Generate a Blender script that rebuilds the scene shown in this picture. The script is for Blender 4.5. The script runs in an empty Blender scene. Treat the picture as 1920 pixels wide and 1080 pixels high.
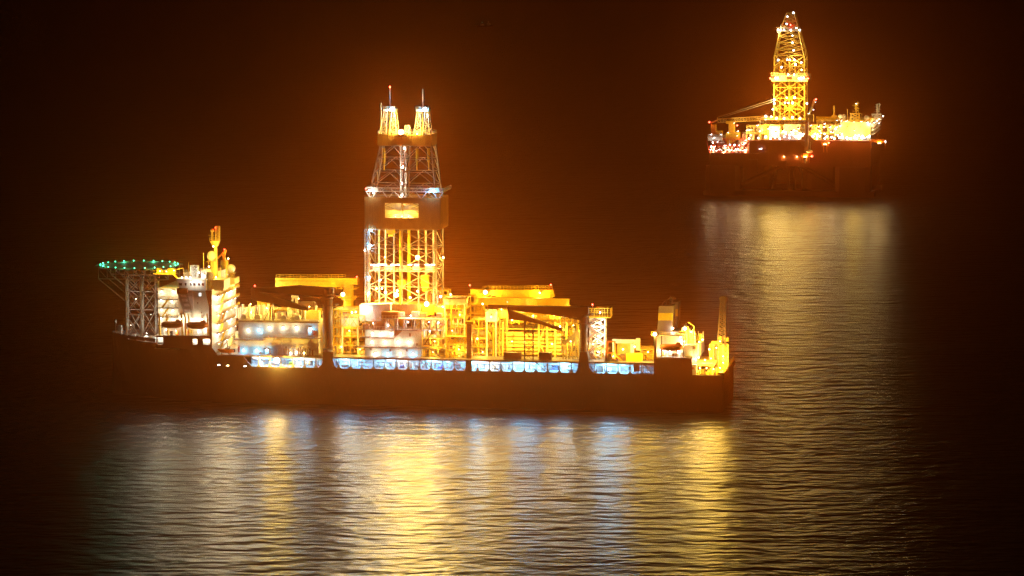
import bpy, math, random
from mathutils import Vector, Matrix

sc = bpy.context.scene
COL = sc.collection
random.seed(7)
PI = math.pi
FPX, PITCH, CAMH = 7000.0, math.radians(5.95), 187.0

# ------------------------------------------------------------------ survey helpers
# sight lines of the photograph, used to measure real positions on real planes of the ships
def ray(u, v):
    a, b = (u - 960) / FPX, (540 - v) / FPX
    c, s = math.cos(PITCH), math.sin(PITCH)
    return Vector((a, c + b * s, -s + b * c))

def on_water(u, v):
    d = ray(u, v); t = -CAMH / d.z
    return Vector((d.x * t, d.y * t, 0))

class Survey:
    def __init__(s, u, v, yaw):
        s.o = on_water(u, v); s.yaw = math.radians(yaw)
        s.c, s.s = math.cos(s.yaw), math.sin(s.yaw)
    def __call__(s, u, v, y):                      # point of the plane y = const (ship axes)
        d = ray(u, v)
        t = (y + s.o.x * s.s + s.o.y * s.c) / (d.x * s.s + d.y * s.c)
        X, Y, Z = d.x * t, d.y * t, CAMH + d.z * t
        return Vector(((X - s.o.x) * s.c - (Y - s.o.y) * s.s, y, Z))

# ------------------------------------------------------------------ mesh builder
class MB:
    def __init__(s): s.v, s.f, s.m, s.k = [], [], [], 0
    def add(s, vs, fs):
        b = len(s.v); s.v += [tuple(p) for p in vs]
        for f in fs: s.f.append([b + i for i in f]); s.m.append(s.k)
        return s
    def box(s, x0, x1, y0, y1, z0, z1):
        vs = [(x, y, z) for x in (x0, x1) for y in (y0, y1) for z in (z0, z1)]
        return s.add(vs, [(0, 1, 3, 2), (4, 6, 7, 5), (0, 4, 5, 1), (2, 3, 7, 6), (0, 2, 6, 4), (1, 5, 7, 3)])
    def dbox(s, *a):
        s.k = 1; s.box(*a); s.k = 0; return s
    def cbox(s, c, dx, dy, dz):
        return s.box(c[0] - dx / 2, c[0] + dx / 2, c[1] - dy / 2, c[1] + dy / 2, c[2] - dz / 2, c[2] + dz / 2)
    def beam(s, p, q, w=.3, h=None):
        p, q = Vector(p), Vector(q); d = q - p
        if d.length < 1e-5: return s
        d.normalize(); a = Vector((0, 0, 1)) if abs(d.z) < .95 else Vector((0, 1, 0))
        e1 = d.cross(a).normalized() * w / 2; e2 = d.cross(e1).normalized() * (h or w) / 2
        vs = [p - e1 - e2, p + e1 - e2, p + e1 + e2, p - e1 + e2, q - e1 - e2, q + e1 - e2, q + e1 + e2, q - e1 + e2]
        return s.add(vs, [(0, 3, 2, 1), (4, 5, 6, 7), (0, 1, 5, 4), (1, 2, 6, 5), (2, 3, 7, 6), (3, 0, 4, 7)])
    def cyl(s, p, q, r, n=10, r2=None):
        p, q = Vector(p), Vector(q); d = (q - p).normalized()
        a = Vector((0, 0, 1)) if abs(d.z) < .95 else Vector((0, 1, 0))
        e1 = d.cross(a).normalized(); e2 = d.cross(e1); r2 = r if r2 is None else r2
        vs = []
        for k in range(n):
            t = 2 * PI * k / n; w = e1 * math.cos(t) + e2 * math.sin(t)
            vs += [p + w * r, q + w * r2]
        fs = [(2 * k, 2 * ((k + 1) % n), 2 * ((k + 1) % n) + 1, 2 * k + 1) for k in range(n)]
        fs += [tuple(2 * k for k in range(n))[::-1], tuple(2 * k + 1 for k in range(n))]
        return s.add(vs, fs)
    def pipe(s, pts, r, n=8):
        for a, b in zip(pts, pts[1:]): s.cyl(a, b, r, n)
        return s
    def ball(s, c, r, n=10, m=7, sz=(1, 1, 1)):
        c = Vector(c); vs = [c + Vector((0, 0, r * sz[2]))]
        for i in range(1, m):
            for k in range(n):
                t, f = PI * i / m, 2 * PI * k / n
                vs.append(c + Vector((r * sz[0] * math.sin(t) * math.cos(f), r * sz[1] * math.sin(t) * math.sin(f), r * sz[2] * math.cos(t))))
        vs.append(c - Vector((0, 0, r * sz[2]))); L = len(vs) - 1; fs = []
        for k in range(n):
            k2 = (k + 1) % n
            fs.append((0, 1 + k, 1 + k2)); fs.append((L, L - n + k2, L - n + k))
            for i in range(m - 2):
                a = 1 + i * n
                fs.append((a + k, a + n + k, a + n + k2, a + k2))
        return s.add(vs, fs)
    def loft(s, rings, cap=True):
        n = len(rings[0]); vs = [p for r in rings for p in r]; fs = []
        for i in range(len(rings) - 1):
            for k in range(n):
                k2 = (k + 1) % n
                fs.append((i * n + k, i * n + k2, (i + 1) * n + k2, (i + 1) * n + k))
        if cap: fs += [tuple(range(n))[::-1], tuple(range((len(rings) - 1) * n, len(rings) * n))]
        return s.add(vs, fs)
    def prism(s, pts, y0, y1):                    # polygon in x,z extruded along y
        n = len(pts)
        vs = [(p[0], y0, p[1]) for p in pts] + [(p[0], y1, p[1]) for p in pts]
        return s.add(vs, [tuple(range(n)), tuple(range(n, 2 * n))[::-1]] + [(k, n + k, n + (k + 1) % n, (k + 1) % n) for k in range(n)])
    def slab(s, pts, z0, z1):                     # polygon in x,y extruded along z
        n = len(pts)
        vs = [(p[0], p[1], z0) for p in pts] + [(p[0], p[1], z1) for p in pts]
        return s.add(vs, [tuple(range(n))[::-1], tuple(range(n, 2 * n))] + [(k, (k + 1) % n, n + (k + 1) % n, n + k) for k in range(n)])
    def rail(s, pts, h=1.2, step=2.2, w=.1):
        for a, b in zip(pts, pts[1:]):
            a, b = Vector(a), Vector(b); n = max(1, int((b - a).length / step))
            for i in range(n + 1):
                p = a.lerp(b, i / n); s.beam(p, p + Vector((0, 0, h)), w)
            for q in (h, h * .5):
                s.beam(a + Vector((0, 0, q)), b + Vector((0, 0, q)), w)
        return s
    def lattice(s, bot, top, n, w=.4, wb=.25, faces=(0, 1, 2, 3), style='x'):
        bot, top = [Vector(p) for p in bot], [Vector(p) for p in top]
        for a, b in zip(bot, top): s.beam(a, b, w)
        for i in range(n):
            for k in faces:
                k2 = (k + 1) % 4
                a0, a1 = bot[k].lerp(top[k], i / n), bot[k].lerp(top[k], (i + 1) / n)
                b0, b1 = bot[k2].lerp(top[k2], i / n), bot[k2].lerp(top[k2], (i + 1) / n)
                if style == 'x': s.beam(a0, b1, wb); s.beam(b0, a1, wb)
                elif style == 'k':
                    m = (a1 + b1) / 2; s.beam(a0, m, wb); s.beam(b0, m, wb)
                else:
                    s.beam(*((a0, b1) if i % 2 else (b0, a1)), wb)
                s.beam(a1, b1, wb)
                if i == 0: s.beam(a0, b0, wb)
        return s
    def build(s, name, mats, parent=None, smooth=False):
        me = bpy.data.meshes.new(name); me.from_pydata(s.v, [], s.f)
        for m in (mats if isinstance(mats, (list, tuple)) else [mats]): me.materials.append(m)
        me.polygons.foreach_set('material_index', s.m)
        if smooth: me.polygons.foreach_set('use_smooth', [True] * len(s.f))
        me.update()
        o = bpy.data.objects.new(name, me); COL.objects.link(o)
        if parent: o.parent = parent
        return o

def thing(name, label, cat, loc=(0, 0, 0), rz=0, group=None):
    o = bpy.data.objects.new(name, None); COL.objects.link(o)
    o.location = loc; o.rotation_euler = (0, 0, rz); o.empty_display_size = .5
    return tag(o, label, cat, group)
def tag(o, label, cat, group=None):
    o['label'] = label; o['category'] = cat
    if group: o['group'] = group
    return o
def copy_tree(o, parent=None):
    c = o.copy(); COL.objects.link(c); c.parent = parent
    for ch in list(o.children): copy_tree(ch, c)
    return c

# ------------------------------------------------------------------ materials
def pmat(name, col, rough=.55, metal=0.0, var=.25, scale=.6, streak=0.0, rust=0.0):
    m = bpy.data.materials.new(name); m.use_nodes = True
    nt = m.node_tree; N, L = nt.nodes.new, nt.links.new
    b = nt.nodes['Principled BSDF']; b.inputs['Roughness'].default_value = rough; b.inputs['Metallic'].default_value = metal
    tc = N('ShaderNodeTexCoord'); no = N('ShaderNodeTexNoise'); no.inputs['Scale'].default_value = scale
    no.inputs['Detail'].default_value = 6; no.inputs['Roughness'].default_value = .65
    mp = N('ShaderNodeMapping'); mp.inputs['Scale'].default_value = (1, 1, .25 if streak else 1)
    L(tc.outputs['Object'], mp.inputs[0]); L(mp.outputs[0], no.inputs['Vector'])
    r = N('ShaderNodeValToRGB'); L(no.outputs[0], r.inputs[0])
    r.color_ramp.elements[0].position, r.color_ramp.elements[1].position = .3, .72
    lo = [c * (1 - var) for c in col]; hi = [min(1, c * (1 + var * .5)) for c in col]
    r.color_ramp.elements[0].color = (*lo, 1); r.color_ramp.elements[1].color = (*hi, 1)
    out = r.outputs[0]
    if rust:
        n2 = N('ShaderNodeTexNoise'); n2.inputs['Scale'].default_value = 1.7; n2.inputs['Detail'].default_value = 8
        L(mp.outputs[0], n2.inputs['Vector'])
        r2 = N('ShaderNodeValToRGB'); L(n2.outputs[0], r2.inputs[0])
        r2.color_ramp.elements[0].position, r2.color_ramp.elements[1].position = .58, .72
        mx = N('ShaderNodeMix'); mx.data_type = 'RGBA'
        mul = N('ShaderNodeMath'); mul.operation = 'MULTIPLY'; mul.inputs[1].default_value = rust
        L(r2.outputs[0], mul.inputs[0]); L(mul.outputs[0], mx.inputs[0])
        L(out, mx.inputs[6]); mx.inputs[7].default_value = (.16, .06, .02, 1); out = mx.outputs[2]
    L(out, b.inputs['Base Color'])
    return m

def lensmat(name, col, st):
    m = bpy.data.materials.new(name); m.use_nodes = True
    b = m.node_tree.nodes['Principled BSDF']
    b.inputs['Base Color'].default_value = (.8, .8, .8, 1)
    b.inputs['Emission Color'].default_value = (*col, 1); b.inputs['Emission Strength'].default_value = st
    m.cycles.emission_sampling = 'NONE'
    return m

M = dict(
    hull=pmat('hull_black_paint', (.022, .021, .022), .5, var=.4, scale=.15, streak=1, rust=.35),
    hullred=pmat('red_hull_paint', (.12, .016, .010), .5, var=.35, scale=.2, streak=1, rust=.4),
    deck=pmat('deck_paint', (.16, .15, .13), .7, var=.4, scale=.5, rust=.4),
    white=pmat('white_paint', (.78, .77, .72), .5, var=.16, scale=.5, streak=1, rust=.25),
    cream=pmat('cream_paint', (.74, .68, .52), .5, var=.18, scale=.5, streak=1, rust=.25),
    grey=pmat('grey_green_paint', (.46, .46, .38), .5, var=.2, scale=.4, streak=1, rust=.2),
    lgrey=pmat('light_grey_paint', (.58, .60, .60), .5, var=.2, scale=.5, streak=1, rust=.2),
    steel=pmat('galvanised_steel', (.50, .50, .48), .45, .3, var=.3, scale=.8, rust=.2),
    yellow=pmat('yellow_paint', (.80, .50, .035), .45, var=.25, scale=.5, rust=.3),
    yelpale=pmat('pale_yellow_paint', (.80, .60, .16), .45, var=.25, scale=.5, rust=.25),
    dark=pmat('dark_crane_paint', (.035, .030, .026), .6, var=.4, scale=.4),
    brown=pmat('brown_container_paint', (.13, .075, .045), .6, var=.35, scale=.5, streak=1, rust=.4),
    orange=pmat('orange_paint', (.70, .17, .02), .5, var=.2, scale=.6),
    red=pmat('red_paint', (.62, .07, .04), .5, var=.25, scale=.6),
    blue=pmat('blue_paint', (.04, .20, .55), .5, var=.25, scale=.6),
    green=pmat('olive_paint', (.30, .33, .04), .5, var=.25, scale=.6),
    dgreen=pmat('helideck_green_paint', (.02, .10, .05), .7, var=.3, scale=.5),
    glass=pmat('dark_window_glass', (.02, .03, .05), .08, var=.1),
    boat=pmat('lifeboat_orange_fibreglass', (.42, .10, .02), .5, var=.2, scale=.8),
    L_so=lensmat('sodium_lamp_lens', (1, .72, .30), 16), L_wh=lensmat('white_lamp_lens', (1, .97, .90), 11),
    L_bl=lensmat('cool_lamp_lens', (.75, .90, 1), 10), L_red=lensmat('red_lamp_lens', (1, .05, .03), 12),
    L_gr=lensmat('green_lamp_lens', (.05, 1, .42), 5), L_dg=lensmat('dim_green_lamp_lens', (.55, .8, .35), .7), L_do=lensmat('dim_orange_lamp_lens', (.6, .2, .07), .6), L_win=lensmat('lit_window_glass', (.85, .95, 1), 2.2),
)
SO, WH, BL = (1, .59, .085), (1, .92, .72), (.20, .62, 1)
POWER = 5300.0
def root_of(o):
    while o.parent: o = o.parent
    return o
BANK = {}
def lamp(parent, p, kind='so', k=1.0, r=.4, off=(0, -1, -.2), name='floodlight', light=True, lr=.35, agg=0):
    """a lamp: housing and glowing lens in one mesh, with its light just in front of the lens"""
    p = Vector(p); d = Vector(off).normalized()
    mb = MB(); mb.beam(p - d * (r + .25), p - d * r * .35, r * 1.7, r * 1.5)
    mb.beam(p - d * (r + .2), p - d * (r + .2) + Vector((0, 0, -r - .3)), .12)
    mb.k = 1; mb.ball(p, r, 8, 6)
    o = mb.build(name, [M['dark'], M['L_' + kind]], parent)
    if light and agg:                       # dense rows of small lamps: one bulb carries the light of its neighbours
        BANK[(parent, kind)] = BANK.get((parent, kind), 0) + k
        k = BANK[(parent, kind)]
        if k < agg: return o
        BANK[(parent, kind)] = 0
    if light and k > 0:
        l = bpy.data.lights.new(name + '_bulb', 'POINT'); l.energy = POWER * k
        l.color = (1, .66, .26) if kind in ('wh', 'bl') and parent and root_of(parent).name.startswith('semi') else {'so': SO, 'wh': WH, 'bl': BL, 'red': (1, .04, .02), 'gr': (.1, 1, .5)}[kind]
        l.shadow_soft_size = lr
        lo = bpy.data.objects.new(name + '_bulb', l); COL.objects.link(lo)
        lo.parent = root_of(parent); lo.location = p + d * (r + lr + .15)
    return o

# ================================================================== SETTING: water, haze, night
wm = bpy.data.materials.new('sea_water'); wm.use_nodes = True
nt = wm.node_tree; b = nt.nodes['Principled BSDF']
b.inputs['Base Color'].default_value = (.003, .005, .006, 1); b.inputs['Roughness'].default_value = .295; b.inputs['IOR'].default_value = 1.33; b.inputs['Specular IOR Level'].default_value = .24
tc = nt.nodes.new('ShaderNodeTexCoord'); prev = None
for scl, amp, rot, st, det in ((.03, 1.2, .22, .4, 1), (.15, 1.25, .05, .5, 1), (.30, .46, -.2, .65, 1)):
    mp = nt.nodes.new('ShaderNodeMapping'); mp.inputs['Rotation'].default_value = (0, 0, rot); mp.inputs['Scale'].default_value = (st, 1, 1)
    no = nt.nodes.new('ShaderNodeTexNoise'); no.inputs['Scale'].default_value = scl; no.inputs['Detail'].default_value = det
    nt.links.new(tc.outputs['Object'], mp.inputs[0]); nt.links.new(mp.outputs[0], no.inputs['Vector'])
    bu = nt.nodes.new('ShaderNodeBump'); bu.inputs['Distance'].default_value = amp; bu.inputs['Strength'].default_value = 1
    nt.links.new(no.outputs[0], bu.inputs['Height'])
    if prev: nt.links.new(prev.outputs[0], bu.inputs['Normal'])
    prev = bu
nt.links.new(prev.outputs[0], b.inputs['Normal'])
wb = MB(); wb.add([(-20000, -4000, 0), (20000, -4000, 0), (20000, 30000, 0), (-20000, 30000, 0)], [(0, 1, 2, 3)])
sea = wb.build('water', wm); sea['kind'] = 'structure'

world = bpy.data.worlds.new('World'); sc.world = world; world.use_nodes = True
nt = world.node_tree; bg = nt.nodes['Background']
sky = nt.nodes.new('ShaderNodeTexSky'); sky.sky_type = 'NISHITA'; sky.sun_disc = False
sky.sun_elevation = math.radians(-8); sky.sun_rotation = math.radians(200)
nt.links.new(sky.outputs[0], bg.inputs['Color']); bg.inputs['Strength'].default_value = .05
vs = nt.nodes.new('ShaderNodeVolumeScatter')                     # thin sea haze in the night air
vs.inputs['Density'].default_value = .00013; vs.inputs['Anisotropy'].default_value = .955
vs.inputs['Color'].default_value = (1, .25, .04, 1)
va = nt.nodes.new('ShaderNodeVolumeAbsorption'); va.inputs['Color'].default_value = (1, .36, .10, 1); va.inputs['Density'].default_value = .00013
ad = nt.nodes.new('ShaderNodeAddShader'); nt.links.new(vs.outputs[0], ad.inputs[0]); nt.links.new(va.outputs[0], ad.inputs[1])
nt.links.new(ad.outputs[0], nt.nodes['World Output'].inputs['Volume'])
world.cycles.volume_sampling = 'MULTIPLE_IMPORTANCE'

cam = bpy.data.cameras.new('camera'); co = bpy.data.objects.new('camera', cam); COL.objects.link(co); sc.camera = co
cam.lens = FPX / 1920 * 36; cam.sensor_width = 36; cam.clip_start = 1; cam.clip_end = 60000
co.location = (0, 0, CAMH); co.rotation_euler = (PI / 2 - PITCH, 0, 0)

# ================================================================== DRILL SHIP
T = Survey(760, 762, 8.7)
SHIP = thing('drill_ship', 'long black-hulled drilling ship ablaze with yellow and white lights, nearest vessel', 'ship', T.o, -T.yaw)
def ship_thing(name, label, cat, p, rz=0, group=None):           # a loose thing standing on the ship, in world axes
    w = Matrix.Translation(T.o) @ Matrix.Rotation(-T.yaw, 4, 'Z') @ Vector(p)
    return thing(name, label, cat, w, -T.yaw + rz, group)
def PX(pts, y): return [(lambda q: (q.x, q.z))(T(u, v, y)) for u, v in pts]
def R(u0, v0, u1, v1, y):
    a, c = T(u0, v1, y), T(u1, v0, y)
    return a.x, c.x, a.z, c.z
def RB(mb, u0, v0, u1, v1, y0, y1):
    x0, x1, z0, z1 = R(u0, v0, u1, v1, y0); return mb.box(x0, x1, y0, y1, z0, z1)
ZG, ZD, B = 13.7, 17.95, 42.0      # gallery sill, process deck, beam

# ---- hull
def half(x):                       # half breadth of the deck outline
    t = min(1, max(0, (x + 117) / 34)); return max(.25, 21 * math.sin(t * PI / 2) ** .75)
def halfw(x):
    t = min(1, max(0, (x + 113) / 46)); return max(.2, 20.9 * math.sin(t * PI / 2) ** .9)
hb = MB()
xs = [-117, -115.5, -113.5, -111, -108, -104, -100, -95.5, -92, -88, -84, -78, -73.3]
rings = []
for x in xs:
    zt = 22.3 - .6 * min(1, (x + 117) / 20) if x < -94 else 21.7
    h, w = half(x), halfw(x)
    rings.append([(x, 21 - h, zt), (x, 21 - (h * .6 + w * .4), 14), (x, 21 - w, 5), (x, 21 - w * .95, -3), (x, 21 + w * .95, -3), (x, 21 + w, 5), (x, 21 + (h * .6 + w * .4), 14), (x, 21 + h, zt)])
hb.loft(rings)
hb.loft([[(x, 0, ZG), (x, 0, 5), (x, .3, -3), (x, 41.7, -3), (x, 42, 5), (x, 42, ZG)] for x in (-73.3, -30, 20, 70, 105, 113, 117.9)])
# forecastle bulwark
for sgn in (-1, 1):
    for a, c in zip(xs[:-6], xs[1:-5]):
        hb.beam((a, 21 + sgn * (half(a) - .15), 22.9), (c, 21 + sgn * (half(c) - .15), 22.6), .25, 1.4)
# forecastle side plate with lit openings (y = 0)
def plate(mb, u0, v0, u1, v1, holes, y0=-.02, y1=.45):
    cu = [u0]
    for a, c, d, e in holes:
        RB(mb, cu[0], v0, a, v1, y0, y1); RB(mb, a, v0, d, c, y0, y1); RB(mb, a, e, d, v1, y0, y1); cu[0] = d
    RB(mb, cu[0], v0, u1, v1, y0, y1)
HOLES = [(294.5, 632.5, 306, 646), (361, 635.5, 370, 648.5), (380.5, 635.5, 394, 649)]
plate(hb, 293, 629.5, 397, 653, HOLES)
hb.prism(PX([(385, 545), (397, 545), (397, 630), (392.5, 630), (391.5, 575)], -.03), -.03, .5)
hb.prism(PX([(397, 652), (397, 655), (408, 667.5), (450, 668), (456, 668), (471, 687), (471, 700), (397, 700)], -.04), -.04, .6)
hb.prism(PX([(597, 690), (603, 684), (605, 668), (605, 660), (624, 660), (624.5, 676), (627, 686), (634, 693), (634, 700), (597, 700)], -.05), -.05, 4.5)
hb.prism(PX([(1079, 700), (1083, 690), (1086, 672), (1087, 660), (1101, 660), (1103, 672), (1105, 690), (1112, 699), (1112, 706), (1079, 706)], -.05), -.05, 4.5)
hb.prism(PX([(874, 675), (884, 675), (885, 696), (872, 696)], -.03), -.03, .8)
hb.prism(PX([(1226, 672), (1297, 673), (1298, 706), (1226, 706)], -.04), -.04, .6)
hb.prism(PX([(1226, 628), (1231, 628), (1231, 672), (1226, 672)], -.04), -.04, .6)
hb.prism(PX([(1353, 703), (1355, 703), (1355, 712), (1340, 712)], -.04), -.04, .5)
# transom, aft deck bulwark
hb.box(117.5, 118.4, 0, 42, 12.5, 14.3)
hull = hb.build('hull', M['hull'], SHIP)
ab = MB()
ab.box(115.9, 118.3, .3, 41.7, 14.31, 14.8); ab.rail([(118.1, .4, 14.8), (118.1, 41.6, 14.8)], 1.1, 1.5, .1)
ab.build('stern_bulwark', M['yellow'], SHIP)
# rooms behind the forecastle openings
rb = MB(); x0, x1, z0, z1 = R(293, 631, 396, 651, 3)
rb.box(x0, x1, 6, 6.3, z0, z1); rb.box(x0, x1, .5, 6, z0 - .3, z0); rb.box(x0, x1, .5, 6, z1, z1 + .3)
for u in (299, 303, 366, 386, 391): q = T(u, 646, 3.4); rb.box(q.x - .45, q.x + .45, 3, 3.6, z0, z0 + 1.5)
rb.build('mooring_room', M['white'], hull)
for u in (300, 335, 366, 388):
    p = T(u, 637, 3.0); lamp(hull, (p.x, 3.4, z1 - .4), 'wh', .16, .2, (0, -.3, -1), 'mooring_room_light')
for u, v, k in ((410.5, 684.5, 'wh'), (427, 685.5, 'so'), (459.5, 686.5, 'wh'), (268, 641, 'wh'), (274, 641.5, 'wh'), (280, 642, 'wh')):
    p = T(u, v, -.1)
    if u < 300: continue
    mb = MB(); mb.k = 0; mb.ball(p, .34, 10, 6, (1.4, .3, .6)); mb.build('porthole', M['L_' + k] if u != 427 else M['L_so'], hull)

# ---- process deck slab and gallery
g = MB()
x0, x1 = T(445, 668, 0).x, T(1226, 680, 0).x
g.box(x0, x1, 0, B, ZD - .45, ZD)
g.box(T(397, 660, 0).x, x0, .6, B, ZD - .45, ZD)
g.build('process_deck', M['deck'], SHIP)
gl = MB(); gl.box(T(471, 690, 9).x, x1, 9, 9.3, ZG, ZD - .5); gl.box(T(400, 690, 9).x, x1, .5, 9, ZG, ZG + .05)
gal = gl.build('gallery', M['lgrey'], SHIP)
pst = MB(); x = T(485, 690, .3).x
i = 0
while x < x1 - 1:
    if not any(a < x < c for a, c in ((-33.5, -26), (63, 69.5))):
        pst.box(x - .18, x + .18, .15, .6, ZG, ZD - .45)
        pst.prism([(x - .9, ZG), (x + .9, ZG), (x + .2, ZG + .9), (x - .2, ZG + .9)], .2, .5)
        pst.box(x - .15, x + .15, 5.2, 5.6, ZG, ZD - .45)
        if i in (11, 14, 17, 20, 24, 28): pst.beam((x, .35, ZD - .6), (x + 3.6, .35, ZG + .2), .28)
    x += 4.35; i += 1
pst.rail([(T(485, 690, .2).x, .2, ZG), (-33, .2, ZG)], 1.1, 1.5, .06); pst.rail([(-26, .2, ZG), (62.5, .2, ZG)], 1.1, 1.5, .06); pst.rail([(70, .2, ZG), (x1, .2, ZG)], 1.1, 1.5, .06)
pst.build('gallery_post', M['grey'], gal)
gp = MB(); rng = random.Random(3)
for k in range(6):
    z = ZD - .9 - k * .26; y = 2.5 + k * .9
    gp.cyl((x0 + 5, y, z), (x1, y, z), .14 + .06 * (k % 3), 8)
for k in range(34):
    x = rng.uniform(x0 + 6, x1 - 1); y = rng.uniform(2.5, 7.5)
    gp.cyl((x, y, ZG), (x, y, ZD - .6), rng.choice((.12, .2, .3)), 8)
gp.build('gallery_pipework', M['white'], gal)
for k in range(40):
    x = x0 + 8 + k * 3.55 + rng.uniform(-.9, .9)
    if any(a < x < c for a, c in ((-33.5, -26), (63, 69.5))) or x > x1 - 2: continue
    y = rng.uniform(3, 7.5); mb = MB(); t = k % 4; h = rng.uniform(1, 2.4)
    if t == 0:
        mb.box(x - 1, x + 1, y, y + 1.2, ZG, ZG + h); mb.box(x - .7, x + .2, y + .1, y + .9, ZG + h, ZG + h + .4); nm = 'control_cabinet'; mt = M['white']
    elif t == 1:
        mb.cyl((x - 1.1, y, ZG + 1), (x + 1.1, y, ZG + 1), .75, 12); mb.box(x - .9, x - .6, y - .6, y + .6, ZG, ZG + .9); mb.box(x + .6, x + .9, y - .6, y + .6, ZG, ZG + .9); nm = 'pressure_tank'; mt = rng.choice((M['lgrey'], M['white']))
    elif t == 2:
        mb.cyl((x, y, ZG), (x, y, ZG + h), .7, 12); mb.ball((x, y, ZG + h), .7, 10, 6, (1, 1, .5)); nm = 'mud_tank'; mt = M['lgrey']
    else:
        mb.box(x - 1.2, x + 1.2, y - .5, y + .5, ZG, ZG + .4); mb.cyl((x - .9, y, ZG + .9), (x + .2, y, ZG + .9), .5, 10); mb.cyl((x + .5, y, ZG + .4), (x + .5, y, ZG + 1.5), .3, 8); nm = 'pump'; mt = rng.choice((M['steel'], M['blue'], M['green'], M['lgrey']))
    mb.build(nm, mt, gal)
for k in range(27):
    x = T(478, 690, 3).x + 2 + k * 5.45
    if any(a < x < c for a, c in ((-34, -26), (62, 70))) or x > x1 - 1: continue
    lamp(gal, (x, 3.2 + (k % 3) * 1.3, ZD - 1.1), 'wh' if k % 6 == 4 else 'bl', 1.2 * random.uniform(.6, 1.4), .18, (0, -.7, -.7), 'gallery_light', agg=.6)
p = T(519, 675.5, -1.2); lamp(SHIP, p, 'so', 5.0, 1.1, (0, -1, -.1))
mb = MB(); mb.beam((p.x, .4, p.z + .2), (p.x, -1.1, p.z + .3), .2); mb.build('lamp_arm', M['steel'], SHIP)

# ---- loose boxes in the gallery and on deck
def container(name, label, cat, u0, v0, u1, v1, y, d, mat, group=None, ribs=True):
    x0, x1, z0, z1 = R(u0, v0, u1, v1, y); cx = (x0 + x1) / 2
    t = ship_thing(name, label, cat, (cx, y + d / 2, z0), group=group)
    w, h = (x1 - x0), (z1 - z0); mb = MB()
    mb.box(-w / 2 + .08, w / 2 - .08, -d / 2 + .08, d / 2 - .08, .1, h - .06)
    n = max(4, int(w / .55))
    if ribs:
        for k in range(n):
            x = -w / 2 + .2 + (w - .4) * k / (n - 1)
            mb.box(x - .09, x + .09, -d / 2 + .03, -d / 2 + .08, .2, h - .2)
    mb.build('body', mat, t)
    f = MB()
    for a in (-1, 1):
        for bb in (-1, 1): f.cbox((a * (w / 2 - .1), bb * (d / 2 - .1), h / 2), .22, .22, h)
        for z in (.1, h - .1): f.cbox((0, a * (d / 2 - .1), z), w - .44, .2, .2)
        for z in (.1, h - .1): f.cbox((a * (w / 2 - .1), 0, z), .2, d - .44, .2)
    f.build('frame', mat, t)
    dr = MB()
    for a in (-1, 1):
        dr.cbox((w / 2 + .0, a * d / 4, h / 2), .08, d / 2 - .3, h - .4); dr.beam((w / 2 + .06, a * .25, .3), (w / 2 + .06, a * .25, h - .3), .07)
    dr.build('door', mat, t)
    return t
container('shipping_container', 'small red box behind the gallery posts near the stern house', 'container', 1188, 683, 1198, 697, 2.2, 3, M['red'])
container('shipping_container', 'dark brown slatted container between yellow pipe racks and lattice mast', 'container', 944, 661.5, 976, 674, 2, 3, M['brown'])
container('shipping_container', 'shorter dark slatted container right of the lattice mast', 'container', 1010, 661.5, 1033, 674.5, 2, 3, M['brown'])
container('shipping_container', 'brown box on the topmost balcony platform below the drilling tower', 'container', 715, 585, 746, 597.5, 3.5, 4, M['brown'])
container('shipping_container', 'brown box on top of the grey deckhouse under the drilling tower', 'container', 700, 604, 722.5, 617.5, 3.5, 4, M['brown'])
container('shipping_container', 'wide yellow box with white lid in front of the white gantry', 'container', 1174, 664, 1203, 680, 3, 5, M['yellow'])
container('shipping_container', 'reddish brown box between the orange frame and the wide yellow box', 'container', 1161, 666, 1173, 679, 5, 4, M['brown'])
container('shipping_container', 'violet grey box among white vent pipes on the forward deckhouse roof', 'container', 518, 585, 535, 598, 12, 5, pmat('violet_grey_paint', (.30, .25, .32), .5))

# ---- deckhouses
def deckhouse(wall, floors, lamps, y=5.0, depth=12, name='deckhouse', mat='grey'):
    u0, v0, u1, v1 = wall
    mb = MB(); x0, x1, z0, z1 = R(*wall, y); z0 = ZD
    mb.box(x0, x1, y, y + depth, z0, z1)
    n = int((z1 - z0) / .9)
    for k in range(1, n): mb.box(x0 + .1, x1 - .1, y - .06, y, z0 + (z1 - z0) * k / n - .05, z0 + (z1 - z0) * k / n + .05)
    o = mb.build(name, M[mat], SHIP)
    for (a, c, v, yy) in floors:
        f = MB(); q0, q1 = T(a, v, yy), T(c, v, yy)
        f.box(q0.x, q1.x, yy, y - .07, q0.z - .28, q0.z + .05); f.build('deck_edge', M['deck'], o)
        f = MB(); f.rail([(q0.x + .1, yy + .1, q0.z + .05), (q1.x - .1, yy + .1, q0.z + .05)], 1.1, 1.6, .06); f.build('handrail', M['steel'], o)
    for (u, v, kd, k) in lamps:
        p = T(u, v, y - .45); lamp(o, p, kd, k * 1.1, .36, (0, -.9, -.35), 'bulkhead_light', lr=.3)
    return o
d1 = deckhouse((447, 602, 597, 668), [(447, 598, 602, 3.2), (438, 494, 636.5, 1.2), (494, 600, 632.5, 2.6)],
    [(465, 618.5, 'wh', .07), (486, 618.5, 'bl', .09), (505, 614, 'wh', .06), (531, 614, 'wh', .07), (555, 614, 'wh', .07), (583, 616.5, 'bl', .09), (456.5, 656, 'bl', .10), (481, 656.5, 'bl', .11), (500.5, 656, 'bl', .09),
     (545, 662, 'wh', .04), (556, 660, 'wh', .05), (570, 662, 'so', .04)])
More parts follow.
